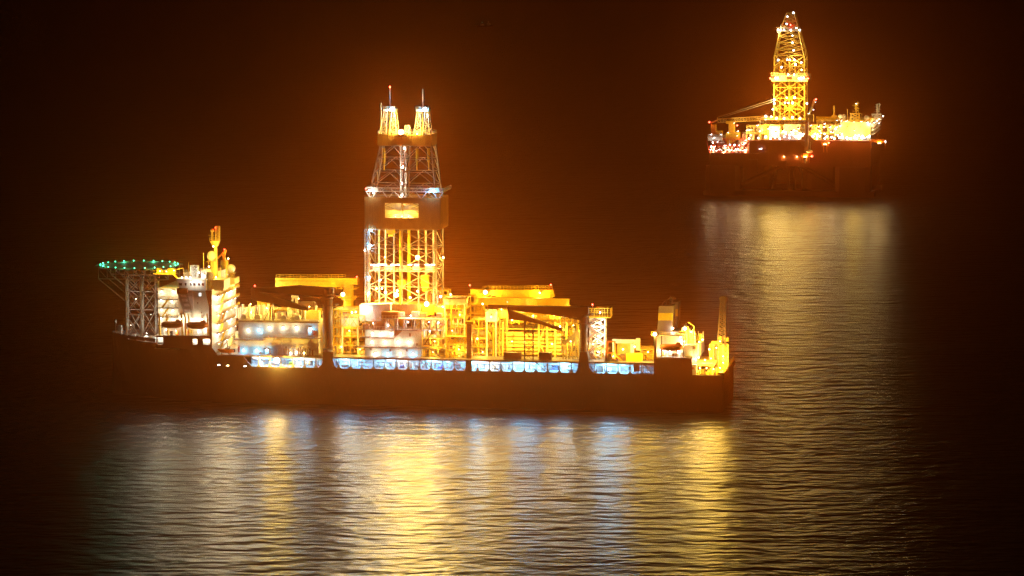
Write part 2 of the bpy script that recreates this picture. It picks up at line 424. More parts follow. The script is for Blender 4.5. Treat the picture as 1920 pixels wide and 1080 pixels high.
d2 = deckhouse((684, 619, 791, 672), [(676, 795, 617.5, 3.2), (675, 738, 632.5, 2.2), (665, 800, 650, 1.6)],
    [(698, 625, 'wh', .09), (716, 625, 'wh', .10), (733, 625, 'wh', .09), (697, 641, 'wh', .12), (722.5, 641, 'wh', .12), (746, 641, 'wh', .10), (766, 641.5, 'wh', .10),
     (703.5, 662.5, 'wh', .11), (727, 663, 'bl', .12), (750.5, 663, 'wh', .10), (774, 663.5, 'bl', .13)])
# doors, ducts, lockers and stair on the deckhouse walls
for dh, items in ((d1, [('door', 497, 655, 504, 668, 'white'), ('duct', 508, 646, 520, 668, 'grey'), ('duct', 519, 638, 528, 652, 'grey'), ('locker', 586, 620, 590, 628, 'red'), ('locker', 446, 650, 449, 660, 'red'), ('duct', 563, 636, 580, 645, 'grey'), ('cabinet', 575, 655, 590, 668, 'grey'), ('locker', 486.5, 660, 489, 663, 'red'), ('door', 577, 614, 584, 629, 'white')]),
                  (d2, [('locker', 693, 629.5, 696, 633, 'brown'), ('locker', 767, 625, 770, 631, 'brown'), ('vent', 730, 655, 733, 659, 'brown'), ('vent', 761, 655, 764, 659, 'brown'), ('locker', 780, 644, 783, 648, 'brown'), ('vent', 694, 654, 697, 657, 'brown')])):
    for nm, u0, v0, u1, v1, mt in items:
        mb = MB(); RB(mb, u0, v0, u1, v1, 4.4, 4.93); x0, x1, z0, z1 = R(u0, v0, u1, v1, 4.4)
        mb.box(x0 + .15, x1 - .15, 4.33, 4.4, z0 + .15, z1 - .15); mb.build(nm, M[mt], dh)
mb = MB(); mb.prism(PX([(739, 633), (757, 618), (739, 618)], 3), 3, 4.9); mb.build('stair_screen', M['lgrey'], d2)
# drill string tools standing along the deckhouse: individual dark bottles
for k, u in enumerate((533, 536.5, 541, 551, 560, 563.5, 567, 573, 577, 581, 586)):
    p = T(u, 668, 2.6); h = (2.3, 3.1, 2.2, 2.0, 2.6, 2.9, 2.1, 2.4, 2.0, 2.5, 1.8)[k]
    mb = MB(); mb.cyl((p.x, 2.6, ZD), (p.x, 2.6, ZD + h), .27, 10); mb.cyl((p.x, 2.6, ZD + h), (p.x, 2.6, ZD + h + .3), .16, 8); mb.ball((p.x, 2.6, ZD + h), .27, 10, 6, (1, 1, .7))
    t = ship_thing('gas_bottle', 'dark upright cylinder standing in the row along the forward grey deckhouse', 'gas bottle', (0, 0, 0), group='upright cylinders by the forward deckhouse')
    mb.build('bottle', M['brown'], t)
for k in range(8):
    u = 545 + k * 5; p = T(u, 652, 3.5)
    if k % 2 == 0:
        mb = MB(); mb.pipe([(p.x, 4.6, ZD), (p.x, 4.6, p.z), (p.x + .5, 4.2, p.z + .5), (p.x + .9, 3.9, p.z)], .12, 8); mb.build('hose_pipe', M['yelpale'], d1)

# ---- stair from deck to gallery
for u0, v0, u1, v1 in ((795, 676, 810, 694), (801, 650, 830, 673), (1205, 680, 1222, 701)):
    a, c = T(u0, v0, 1.0), T(u1, v1, 1.0); mb = MB()
    for y in (1, 2): mb.beam((a.x, y, a.z), (c.x, y, c.z), .12, .3)
    for k in range(10): q = a.lerp(c, (k + .5) / 10); mb.box(q.x - .15, q.x + .15, 1.05, 1.95, q.z - .03, q.z + .03)
    mb.rail([(a.x, 1, a.z), (c.x, 1, c.z)], 1.0, 1, .06); mb.build('stair', M['steel'], SHIP)

# ---- process modules
def module(u0, v0, u1, v1, y0, y1, bays=3, levels=3, seed=1, mat='yellow', pm='yelpale', vessels=3, z0=None, brace=True, name='process_module', parent=None, dens=1.0):
    rng = random.Random(seed); x0, x1, za, z1 = R(u0, v0, u1, v1, y0); z0 = ZD if z0 is None else z0
    f = MB(); dx, dz = (x1 - x0) / bays, (z1 - z0) / levels
    for yy in (y0, y1):
        for i in range(bays + 1): f.box(x0 + i * dx - .18, x0 + i * dx + .18, yy - .18, yy + .18, z0, z1)
        for j in range(1, levels + 1):
            f.box(x0 + .18, x1 - .18, yy - .12, yy + .12, z0 + j * dz - .2, z0 + j * dz + .1)
    if brace:
        for i in range(bays):
            for j in range(levels):
                t = rng.random()
                if t < .45:
                    a, c = (x0 + i * dx, y0, z0 + j * dz), (x0 + (i + 1) * dx, y0, z0 + (j + 1) * dz)
                    if t < .2: a, c = (a[0], y0, c[2]), (c[0], y0, a[2])
                    f.beam(a, c, .16)
    for i in range(bays + 1):
        for j in range(1, levels + 1): f.box(x0 + i * dx - .12, x0 + i * dx + .12, y0 + .18, y1 - .18, z0 + j * dz - .2, z0 + j * dz + .1)
    o = f.build(name, M[mat], parent or SHIP)
    fl = MB()
    for j in range(1, levels + 1): fl.box(x0 - .3, x1 + .3, y0 - .6, y1, z0 + j * dz + .101, z0 + j * dz + .16)
    fl.build('floor_grating', M['yelpale'], o)
    hr = MB()
    for j in range(0, levels + 1): hr.rail([(x0 - .2, y0 - .5, z0 + j * dz + .16), (x1 + .2, y0 - .5, z0 + j * dz + .16)], 1.1, 1.4, .07)
    hr.build('handrail', M['yellow'], o)
    pp = MB(); pw = MB()
    for j in range(levels):
        for k in range(3):
            x = rng.uniform(x0, x1 - 2); y = rng.uniform(y0 + .5, y1 - 1); pp.dbox(x, x + rng.uniform(1, 3), y, y + .7, z0 + j * dz + dz * rng.uniform(.1, .4), z0 + j * dz + dz * rng.uniform(.5, .9))
        for k in range(int(4 * dens)):
            y = rng.uniform(y0 + .4, y1 - .5); z = z0 + j * dz + rng.uniform(.3, dz - .4); r = rng.choice((.1, .14, .2, .3))
            a = rng.uniform(x0, x0 + (x1 - x0) * .4); c = rng.uniform(x0 + (x1 - x0) * .6, x1)
            tgt = pp if rng.random() < .6 else pw
            tgt.pipe([(a, y, z0 + j * dz), (a, y, z), (c, y, z), (c, y, z0 + (j + 1) * dz)], r, 8)
        for k in range(int(5 * dens)):
            x = rng.uniform(x0, x1); y = rng.uniform(y0 + .3, y1 - .3); r = rng.choice((.1, .16, .25))
            (pp if rng.random() < .5 else pw).cyl((x, y, z0 + j * dz), (x, y, z0 + (j + 1) * dz), r, 8)
        for k in range(int(3 * dens)):
            x = rng.uniform(x0 + .5, x1 - .5); y = rng.uniform(y0 + .3, (y0 + y1) / 2)
            h = rng.uniform(.7, min(2, dz * .8)); w = rng.uniform(.4, 1)
            (pp if rng.random() < .5 else pw if rng.random() < .4 else pp).box(x - w, x + w, y, y + .9, z0 + j * dz + .17, z0 + j * dz + h)
    pp.build('pipework', [M[pm], M['brown']], o); pw.build('pipework', M['white'], o)
    for k in range(vessels):
        j = k % levels; x = rng.uniform(x0 + 1.2, x1 - 1.2); y = rng.uniform(y0 + 1.2, y1 - 1); r = min(1.1, dz * .36); v = MB()
        if rng.random() < .5:
            l = min(2.4, (x1 - x0) * .35); v.cyl((x - l, y, z0 + j * dz + r + .5), (x + l, y, z0 + j * dz + r + .5), r, 14)
            for q in (-1, 1): v.ball((x + q * l, y, z0 + j * dz + r + .5), r, 12, 8, (.5, 1, 1))
        else:
            v.cyl((x, y, z0 + j * dz + .2), (x, y, z0 + (j + 1) * dz - .6), r, 14); v.ball((x, y, z0 + (j + 1) * dz - .6), r, 12, 8, (1, 1, .5))
        v.build('vessel', M[rng.choice(('white', 'yelpale', 'cream'))], o, True)
    return o
module(626, 582, 688, 672, 8, 18, 4, 5, 11, vessels=4)
module(792, 600, 836, 672, 5, 13, 3, 4, 12, 'yelpale', vessels=3)
module(832, 560, 874, 672, 9, 19, 3, 6, 13, vessels=4, dens=1.5)
module(838, 632, 872, 672, 4, 7, 2, 3, 14, vessels=2, dens=1.3)
module(884, 600, 925, 672, 12, 20, 3, 4, 15, vessels=4, dens=1.3)
module(1040, 590, 1084, 672, 14, 22, 4, 4, 16, vessels=3)
module(1104, 655, 1140, 674, 8, 14, 3, 1, 17, vessels=1)
module(1201, 655, 1226, 678, 8, 16, 2, 2, 18, vessels=2)
module(446, 583, 600, 602, 16, 24, 10, 2, 19, vessels=6, z0=30.6, dens=2)
module(800, 545, 840, 600, 27, 33, 3, 3, 20, vessels=2)
module(930, 588, 1075, 617, 20, 27, 10, 2, 21, vessels=6, z0=29)
# dark pillar and its platform
mb = MB(); RB(mb, 875, 607, 884, 673, 3, 5); mb.build('pillar', M['brown'], SHIP)
mb = MB(); RB(mb, 872, 603, 888, 607.5, 2.6, 5.5); mb.build('pillar_platform', M['yellow'], SHIP)
# big pale housings
for i, (u0, v0, u1, v1, y0, y1, mt) in enumerate(((911, 586, 931, 603, 10, 16, 'white'), (935, 585, 952, 596, 12, 18, 'yelpale'), (832, 561, 872, 571, 8, 14, 'cream'), (640, 596, 672, 612, 7, 13, 'cream'), (945, 588, 1050, 597.5, 28, 34, 'white'), (640, 580, 690, 592, 19, 26, 'yellow'))):
    mb = MB(); RB(mb, u0, v0, u1, v1, y0, y1); x0, x1, z0, z1 = R(u0, v0, u1, v1, y0)
    n = max(2, int((x1 - x0) / 2))
    for k in range(n + 1): x = x0 + (x1 - x0) * k / n; mb.box(x - .07, x + .07, y0 - .1, y0, z0, z1)
    mb.box(x0 + .5, x1 - .5, y0 + 1, y1 - 1, z1, z1 + .5); mb.rail([(x0, y0, z1), (x1, y0, z1)], 1.1, 1.6, .07)
    mb.beam((x0 + .3, y0 + .4, ZD), (x0 + .3, y0 + .4, z0), .5); mb.beam((x1 - .3, y0 + .4, ZD), (x1 - .3, y0 + .4, z0), .5)
    mb.build('equipment_housing', M[mt], SHIP)
# truss bridge left of the derrick
mb = MB(); a, c = T(627, 612, 7), T(684, 592, 7)
mb.lattice([(a.x, 7, a.z), (a.x, 10, a.z), (a.x, 10, c.z), (a.x, 7, c.z)], [(c.x, 7, a.z), (c.x, 10, a.z), (c.x, 10, c.z), (c.x, 7, c.z)], 4, .3, .22); mb.build('truss_bridge', M['yelpale'], SHIP)

# ---- riser rack and risers
rk = MB()
for u in (925, 942.5, 1010, 1025.5, 1041, 1062):
    x0, x1, z0, z1 = R(u - 1.7, 604 if u > 930 else 617, u + 1.7, 673, 12)
    rk.box(x0, x1, 12, 12.7, ZD, z1); rk.box(x0, x1, 21, 21.7, ZD, z1 - .5)
x0, x1 = T(922, 660, 12).x, T(1064, 660, 12).x
zt = T(990, 618, 12).z
rk.box(x0, x1, 12.05, 12.5, zt - .1, zt + .4); rk.box(x0, x1, 12.1, 12.3, ZD + 1.2, ZD + 1.5)
rk.beam((T(911, 612, 12.3).x, 12.3, T(911, 612, 12).z), (T(925, 640, 12).x, 12.3, T(925, 640, 12).z), .35)
rk.beam((T(1022, 614, 12.3).x, 12.3, T(1022, 614, 12).z), (T(1011, 640, 12).x, 12.3, T(1011, 640, 12).z), .4)
rk.beam((T(1011, 644, 12.3).x, 12.3, T(1011, 644, 12).z), (T(1022, 664, 12).x, 12.3, T(1022, 664, 12).z), .4)
rk.beam((T(928, 660, 12.3).x, 12.3, T(928, 660, 12).z), (T(941, 640, 12).x, 12.3, T(941, 640, 12).z), .35)
rk.rail([(x0, 11.6, zt + .4), (x1, 11.6, zt + .4)], 1.1, 1.5, .07)
rk.build('riser_rack', M['yelpale'], SHIP)
def riser(first=[None]):
    t = ship_thing('riser_joint', 'fat yellow riser pipe lying in the stacked rack aft of the drilling tower', 'riser pipe', (0, 0, 0), group='riser pipes stacked in the rack')
    mb = MB(); mb.cyl((-12, 0, 0), (12, 0, 0), .28, 10); mb.build('pipe', M['yelpale'], t, True)
    for k in range(4):
        mb = MB(); c = -9 + k * 6; mb.cyl((c - 2.5, 0, 0), (c + 2.5, 0, 0), .62, 14); mb.ball((c - 2.5, 0, 0), .62, 12, 8, (.9, 1, 1)); mb.ball((c + 2.5, 0, 0), .62, 12, 8, (.9, 1, 1)); mb.build('buoyancy_module', M['yelpale'], t, True)
    for q in (-12, 12): mb = MB(); mb.cyl((q - .15, 0, 0), (q + .15, 0, 0), .6, 14); mb.build('flange', M['steel'], t)
    return t
r0 = riser(); base = Matrix.Translation(T.o) @ Matrix.Rotation(-T.yaw, 4, 'Z')
for j in range(6):
    for i in range(3):
        o = r0 if (i, j) == (0, 0) else copy_tree(r0)
        z = ZD + .9 + j * 1.42; x = (T(925, 650, 13).x + T(1058, 650, 13).x) / 2 + (i % 2) * .8
        o.location = base @ Vector((x, 13.6 + i * 1.7, z))
# ---- dark lattice mast that rests the jib
mb = MB(); a, c = T(983, 675, 2), T(999, 675, 2); zt = T(983, 612, 2).z
mb.lattice([(a.x, 2, ZD), (c.x, 2, ZD), (c.x, 3.5, ZD), (a.x, 3.5, ZD)], [(a.x, 2, zt), (c.x, 2, zt), (c.x, 3.5, zt), (a.x, 3.5, zt)], 5, .25, .14, style='z')
q = T(984, 600, 2); mb.box(q.x - .4, q.x + .4, 2, 3.2, zt, q.z); mb.build('boom_rest', M['dark'], SHIP)
mb = MB(); a, c, e = T(495, 601, 3), T(512, 601, 3), T(510, 572, 3)
mb.beam((a.x, 3, a.z), (e.x, 3, e.z), .25); mb.beam((c.x, 3, c.z), (e.x, 3, e.z), .35); mb.box(e.x - .6, e.x + .4, 2.6, 3.4, e.z, e.z + 1.2); mb.build('boom_rest', M['dark'], SHIP)
# ---- conveyor / pipe chute aft
mb = MB(); a, c = T(1056, 645, 8), T(1085, 622, 8)
mb.beam((a.x, 8, a.z), (c.x, 8, c.z), .3, 1.4); mb.beam((a.x, 11, a.z), (c.x, 11, c.z), .3, 1.4)
for k in range(6): q = a.lerp(c, k / 5); mb.beam((q.x, 8.2, q.z - .6), (q.x, 8.2, ZD), .5)
mb.build('pipe_chute', M['yelpale'], SHIP)
mb = MB(); RB(mb, 897, 561.5, 1067, 569.5, 30, 31.5)
x0, x1, z0, z1 = R(897, 561.5, 1067, 569.5, 30)
for k in range(24): x = x0 + (x1 - x0) * k / 23; mb.box(x - .08, x + .08, 29.85, 30, z0, z1)
mb.box(x0 - .5, x1 + .5, 29.8, 31.7, z0 - .25, z0); mb.box(x0 - .5, x1 + .5, 29.8, 31.7, z1, z1 + .25)
for x in (x0 + 2, x1 - 2): mb.box(x - .5, x + .5, 30.2, 31.2, ZD, z0)
mb.build('pipe_handling_gantry', M['yellow'], SHIP)

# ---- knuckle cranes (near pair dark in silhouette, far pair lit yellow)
def crane_near(ped, foot, boom, jib, tip, cab, cl):
    y0, y1 = .8, 3.8
    u0, v0, u1, v1 = ped; x0, x1, z0, z1 = R(u0, v0, u1, v1, 2.3); cx, r = (x0 + x1) / 2, (x1 - x0) / 2
    p = MB(); p.cyl((cx, 2.3, ZG), (cx, 2.3, z1 - 4), r, 24); p.cyl((cx, 2.3, z1 - 4), (cx, 2.3, z1 - 3.4), r * 1.2, 24)
    p.cyl((cx, 2.3, z1 - 3.4), (cx, 2.3, z1), r * .95, 24); p.cyl((cx, 2.3, ZG), (cx, 2.3, ZG + 7), r * 1.12, 24, r)
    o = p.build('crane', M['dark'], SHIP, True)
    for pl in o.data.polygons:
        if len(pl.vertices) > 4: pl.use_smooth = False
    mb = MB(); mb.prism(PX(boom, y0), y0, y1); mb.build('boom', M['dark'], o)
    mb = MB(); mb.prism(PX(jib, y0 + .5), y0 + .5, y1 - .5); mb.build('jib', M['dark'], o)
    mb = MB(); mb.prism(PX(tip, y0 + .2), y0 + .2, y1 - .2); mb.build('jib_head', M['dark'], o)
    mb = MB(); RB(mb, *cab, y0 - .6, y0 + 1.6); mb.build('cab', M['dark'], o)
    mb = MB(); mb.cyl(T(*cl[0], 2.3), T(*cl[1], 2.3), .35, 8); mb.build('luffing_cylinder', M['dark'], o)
    hr = MB(); q0, q1 = T(ped[0] - 5, ped[1] + 16, 0), T(ped[2] + 8, ped[1] + 16, 0)
    hr.box(q0.x, q1.x, -.2, 5.4, q0.z - .2, q0.z); hr.rail([(q0.x, -.2, q0.z), (q1.x, -.2, q0.z)], 1.1, 1.2, .08)
    q0, q1 = T(ped[0] - 4, ped[1] + 33, 0), T(ped[2] + 6, ped[1] + 33, 0)
    hr.box(q0.x, q1.x, -.2, 5.4, q0.z - .2, q0.z); hr.rail([(q0.x, -.2, q0.z), (q1.x, -.2, q0.z)], 1.1, 1.2, .08)
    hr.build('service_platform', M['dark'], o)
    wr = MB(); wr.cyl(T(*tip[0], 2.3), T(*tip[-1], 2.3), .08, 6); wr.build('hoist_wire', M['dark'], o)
    return o
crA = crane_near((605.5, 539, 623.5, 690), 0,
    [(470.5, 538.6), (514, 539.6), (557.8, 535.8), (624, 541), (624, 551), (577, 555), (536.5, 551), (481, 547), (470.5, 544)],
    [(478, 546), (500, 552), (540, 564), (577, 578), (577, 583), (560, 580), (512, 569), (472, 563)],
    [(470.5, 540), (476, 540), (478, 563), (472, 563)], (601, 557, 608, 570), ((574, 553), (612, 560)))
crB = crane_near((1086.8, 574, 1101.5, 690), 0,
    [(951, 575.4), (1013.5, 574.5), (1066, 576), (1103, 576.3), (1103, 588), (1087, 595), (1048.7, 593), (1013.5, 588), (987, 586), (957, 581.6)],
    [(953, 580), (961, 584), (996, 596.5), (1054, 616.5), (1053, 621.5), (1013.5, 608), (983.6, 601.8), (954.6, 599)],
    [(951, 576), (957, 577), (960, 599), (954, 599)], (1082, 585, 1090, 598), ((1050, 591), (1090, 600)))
def crane_far(ped, head, boom, jib, railu, y=37.0):
    x0, x1, z0, z1 = R(*ped, y); cx, r = (x0 + x1) / 2, (x1 - x0) / 2
    mb = MB(); mb.cyl((cx, y, ZD), (cx, y, z1), r, 20); mb.cyl((cx, y, z0 + (z1 - z0) * .55), (cx, y, z0 + (z1 - z0) * .55 + .6), r * 1.35, 20)
    o = mb.build('crane', M['yellow'], SHIP)
    mb = MB(); RB(mb, *head, y - 2, y + 2); mb.build('winch_house', M['yellow'], o)
    mb = MB(); mb.prism(PX(boom, y - 1.5), y - 1.5, y + 1.5)
    ua, ub = min(b_[0] for b_ in boom) + 6, max(b_[0] for b_ in boom) - 8
    for k in range(13):
        e = T(ua + (ub - ua) * k / 12, sorted(b_[1] for b_ in boom)[len(boom) // 2] + 2, y - 1.6); mb.box(e.x - .09, e.x + .09, y - 1.62, y - 1.5, e.z - .8, e.z + 1.5)
    e0, e1 = T(ua, boom[2][1] + 3.5, y - 1.6), T(ub, boom[2][1] + 3.5, y - 1.6); mb.box(e0.x, e1.x, y - 1.75, y - 1.5, e0.z - .12, e0.z + .12)
    mb.build('boom', M['yellow'], o)
    mb = MB(); mb.prism(PX(jib, y - 1), y - 1, y + 1); mb.build('jib', M['yellow'], o)
    a, c = T(*railu[0], y - 1.5), T(*railu[1], y - 1.5); mb = MB(); mb.rail([a, c], 1.3, 1.3, .09); mb.build('handrail', M['yellow'], o)
    pf = MB()
    for f in (.35, .62, .86):
        z = z0 + (z1 - z0) * f; pf.box(cx - r - 1.4, cx + r + 1.6, y - r - 1.2, y + r + 1.2, z, z + .15); pf.rail([(cx - r - 1.4, y - r - 1.2, z), (cx + r + 1.6, y - r - 1.2, z)], 1.1, 1, .08)
    pf.build('service_platform', M['yellow'], o)
    return o
crC = crane_far((644, 531, 663, 600), (640, 522, 670, 533), [(516, 521), (640, 521.5), (660, 524), (660, 537), (600, 539), (516, 539)], [(518, 530), (560, 538), (560, 543), (516, 538)], ((518, 521), (648, 521.5)))
crD = crane_far((888, 545, 910, 610), (882, 543, 908, 552), [(905, 546), (912, 543.5), (1037, 543.5), (1040, 556), (1030, 560), (985, 556), (945, 558.5), (912, 552)], [(940, 558), (1034, 549), (1034, 553), (1000, 562), (945, 562)], ((905, 543), (1036, 542.5)))
for u, v, y in ((478, 536, 2), (669, 519, 37), (881, 535, 37), (1033, 534, 37), (1111, 571, 10), (951.5, 566, 2), (404, 427, 13), (421, 468, 22), (686, 354, 13), (421, 474, 22)):
    lamp(SHIP, T(u, v, y), 'red', .05, .3, (0, -1, 0), 'warning_light')
    if v not in (354, 474): p = T(u, v, y); mb = MB(); mb.beam((p.x, y + .5, p.z - 2.2), (p.x, y + .5, p.z), .12); mb.build('lamp_post', M['steel'], SHIP)

# ---- derrick
YF, YB = 13.5, 28.5
dk = MB(); l0, r0_, l1 = T(690, 570, YF), T(818, 570, YF), T(690, 430, YF)
zb, zt = 36.0, l1.z; xa, xb = l0.x, r0_.x; xm = (xa + xb) / 2
for A, Bx in ((xa, xm), (xm, xb)):
    dk.lattice([(A, YF, zb), (Bx, YF, zb), (Bx, YB, zb), (A, YB, zb)], [(A, YF, zt), (Bx, YF, zt), (Bx, YB, zt), (A, YB, zt)], 4, .55, .24, (0, 2) + ((3,) if A == xa else (1,)))
u1 = T(690, 372, YF); zu0, zu1 = u1.z, T(708, 274, YF).z
tl, tr = T(710, 274, YF).x, T(806, 274, YF).x; bl, br = xa + .2, xb - .2; tm, bm = (tl + tr) / 2, (bl + br) / 2
for (A, Bx, C, D) in ((bl, bm, tl, tm), (bm, br, tm, tr)):
    dk.lattice([(A, YF + .5, zu0 - 10), (Bx, YF + .5, zu0 - 10), (Bx, YB - .5, zu0 - 10), (A, YB - .5, zu0 - 10)], [(A, YF + .5, zu0), (Bx, YF + .5, zu0), (Bx, YB - .5, zu0), (A, YB - .5, zu0)], 2, .45, .24)
    dk.lattice([(A, YF + .5, zu0), (Bx, YF + .5, zu0), (Bx, YB - .5, zu0), (A, YB - .5, zu0)], [(C, YF + 3, zu1), (D, YF + 3, zu1), (D, YB - 3, zu1), (C, YB - 3, zu1)], 4, .45, .22, (0, 1, 2, 3), 'k')
der = dk.build('derrick', pmat('derrick_steel', (.34, .33, .30), .5, .2, var=.35, scale=.8, rust=.3), SHIP)
gd = MB()
for u, w in ((711, .3), (723, .25), (739, .25), (785, .25), (799, .25), (813, .3)):
    x = T(u, 500, 21).x; gd.box(x - w, x + w, 20.5, 21.2, zb, zt)
gd.build('guide_rail', M['white'], der)
for u in (751.5, 767):
    x = T(u, 500, 19).x; gd = MB(); gd.box(x - .48, x + .48, 18.4, 19.6, zb, zt + 2); gd.build('guide_column', M['yellow'], der)
# hoisting gear inside the tower
for u, v0, v1 in ((733, 428, 442), (797, 516, 545), (753, 525, 540)):
    x0, x1, z0, z1 = R(u - 7, v0, u + 7, v1, 18); mb = MB(); mb.box(x0, x1, 17, 19, z0 + 1, z1); mb.cyl((x0 + .5, 18, z0 + .6), (x1 - .5, 18, z0 + .6), .9, 12); mb.cyl(((x0 + x1) / 2, 18, z1), ((x0 + x1) / 2, 18, zt), .1, 6); mb.build('travelling_block', M['yellow'], der)
for u in (720, 782, 804):
    x0, x1, z0, z1 = R(u - 2, 278, u + 2, 304, 17); mb = MB(); mb.cyl(((x0 + x1) / 2, 17, z0), ((x0 + x1) / 2, 17, z1), .55, 10); mb.cyl(((x0 + x1) / 2, 17, z0 - 3), ((x0 + x1) / 2, 17, z0), .3, 10); mb.build('compensator_cylinder', M['yellow'], der)
# finger board platform
zf = T(760, 510, YF).z
mb = MB(); mb.box(xa + .8, xb - .8, YF + 1, YF + 1.5, zf, zf + .3); mb.box(xa + .8, xb - .8, YB - 2, YB - 1, zf, zf + .3)
for k in range(9): x = xa + 2 + k * (xb - xa - 4) / 8; mb.box(x - .25, x + .25, YF + 1.5, YB - 2, zf, zf + .25)
mb.rail([(xa + .8, YF + 1, zf + .3), (xb - .8, YF + 1, zf + .3)], 1.1, 1.4, .08); mb.build('finger_board', M['lgrey'], der)
zl = T(760, 502, 16).z
for k in range(5):
    u = 705 + k * 25; x0, x1, z0, z1 = R(u - 6, 500, u + 6, 508, 17); mb = MB(); mb.box(x0, x1, 17, 19, zf + .3, zf + 1.7); mb.box(x0 + .3, x1 - .3, 17.3, 18.7, zf + 1.7, zf + 2); mb.build('control_cabin', M['white'], der)
for u in (699, 711, 721, 737, 745, 768, 781, 801, 811):
    p = T(u, 496.5, 16); mb = MB(); mb.box(p.x - .9, p.x + .9, 16, 16.3, p.z + .16, p.z + .35); mb.k = 1; mb.cyl((p.x - .85, 15.95, p.z), (p.x + .85, 15.95, p.z), .16, 8); mb.build('tube_light', [M['lgrey'], M['L_bl']], der)
# cladding box with the lit opening
wx0, wx1, wz0, wz1 = R(683.5, 371.5, 826, 429, 12.4)
ox0, ox1, oz0, oz1 = R(722, 381.5, 785, 408, 12.4)
wd = MB(); D0, D1 = 12.4, 29.5
def clad(mb, x0, x1, z0, z1, y, t=.25):
    mb.box(x0, x1, y, y + t, z0, z1)
    n = int((x1 - x0) / .9)
    for k in range(n): x = x0 + (x1 - x0) * (k + .5) / n; mb.box(x - .12, x + .12, y - .12, y, z0 + .05, z1 - .05)
clad(wd, wx0, ox0, wz0, wz1, D0); clad(wd, ox1, wx1, wz0, wz1, D0); clad(wd, ox0, ox1, wz0, oz0, D0); clad(wd, ox0, ox1, oz1, wz1, D0)
clad(wd, wx0, wx1, wz0, wz1, D1)
for x in (wx0, wx1 - .25):
    wd.box(x, x + .25, D0 + .25, D1, wz0, wz1)
for k in range(18):
    y = D0 + .6 + k * .93; wd.box(wx1, wx1 + .12, y - .12, y + .12, wz0 + .05, wz1 - .05)
for a, c, d, e in ((ox0 - .3, ox0, oz0 - .3, oz1 + .3), (ox1, ox1 + .3, oz0 - .3, oz1 + .3)): wd.box(a, c, D0 - .25, D0 - .13, d, e)
wd.box(ox0, ox1, D0 - .25, D0 - .13, oz1, oz1 + .3)
wd.build('wind_wall', pmat('wind_wall_cladding', (.30, .19, .07), .6, var=.3, scale=.35, streak=1, rust=.3), der)
rc = MB(); rc.box(ox0 - .5, ox1 + .5, D0 + 2.2, D0 + 2.4, oz0 - .5, oz1 + .5); rc.box(ox0, ox1, D0 + .3, D0 + 2.2, oz0 - .3, oz0); rc.build('recess_panel', M['cream'], der)
p = T(753, 405.5, D0 + .2); lamp(der, (p.x, D0 + .4, oz0 + .25), 'so', 1.1, .3, (0, .7, .6))
lamp(der, (p.x - 2.5, D0 + .4, oz0 + .25), 'so', .5, .2, (0, .7, .6)); lamp(der, (p.x + 2.5, D0 + .4, oz0 + .25), 'so', .5, .2, (0, .7, .6))
# ring platform, crown block, twin top towers
zr = T(760, 360, 12.5).z; x0, x1 = T(686, 358, 12.5).x, T(831, 358, 12.5).x
mb = MB()
mb.box(x0, x1, 12, 14, zr, zr + .35); mb.box(x0, x1, 28, 30, zr, zr + .35); mb.box(x0, x0 + 2.2, 14, 28, zr, zr + .35); mb.box(x1 - 2.2, x1, 14, 28, zr, zr + .35)
mb.rail([(x0, 12, zr + .35), (x1, 12, zr + .35), (x1, 30, zr + .35)], 1.2, 1.6, .09); mb.rail([(x0, 12, zr + .35), (x0, 30, zr + .35)], 1.2, 1.6, .09)
for k in range(5): x = x0 + 2 + k * (x1 - x0 - 4) / 4; mb.beam((x - 2, 13, zr), (x, 13, zu0), .25); mb.beam((x + 2, 13, zr), (x, 13, zu0), .25)
for x in (x0 + 2.5, x1 - 3.5): mb.box(x - 1.5, x + 2, 12.3, 13.6, zr + .36, zr + 1.7)
mb.build('ring_platform', M['lgrey'], der)
cx0, cx1, cz0, cz1 = R(708, 252.5, 808.5, 273, 15)
mb = MB(); clad(mb, cx0, cx1, cz0, cz1, 15, .3); clad(mb, cx0, cx1, cz0, cz1, 27, .3); mb.box(cx0, cx0 + .3, 15.3, 27, cz0, cz1); mb.box(cx1 - .3, cx1, 15.3, 27, cz0, cz1); mb.box(cx0 + .3, cx1 - .3, 15.3, 27, cz1 - .6, cz1 - .3)
mb.build('crown_block', pmat('crown_cladding', (.34, .22, .09), .6, var=.3, scale=.35, streak=1, rust=.3), der)
mb = MB(); mb.rail([(cx0, 15, cz1), (cx1, 15, cz1), (cx1, 27, cz1), (cx0, 27, cz1), (cx0, 15, cz1)], 1.1, 1.5, .09)
x = T(764, 245, 21).x; mb.lattice([(x - .8, 20, cz1 - .3), (x + .8, 20, cz1 - .3), (x + .8, 22, cz1 - .3), (x - .8, 22, cz1 - .3)], [(x - .8, 20, cz1 + 3), (x + .8, 20, cz1 + 3), (x + .8, 22, cz1 + 3), (x - .8, 22, cz1 + 3)], 2, .2, .12)
x = T(714.5, 220, 16).x; mb.cyl((x, 16, cz1), (x, 16, T(714, 193, 16).z), .12, 6); mb.build('crown_handrail', M['steel'], der)
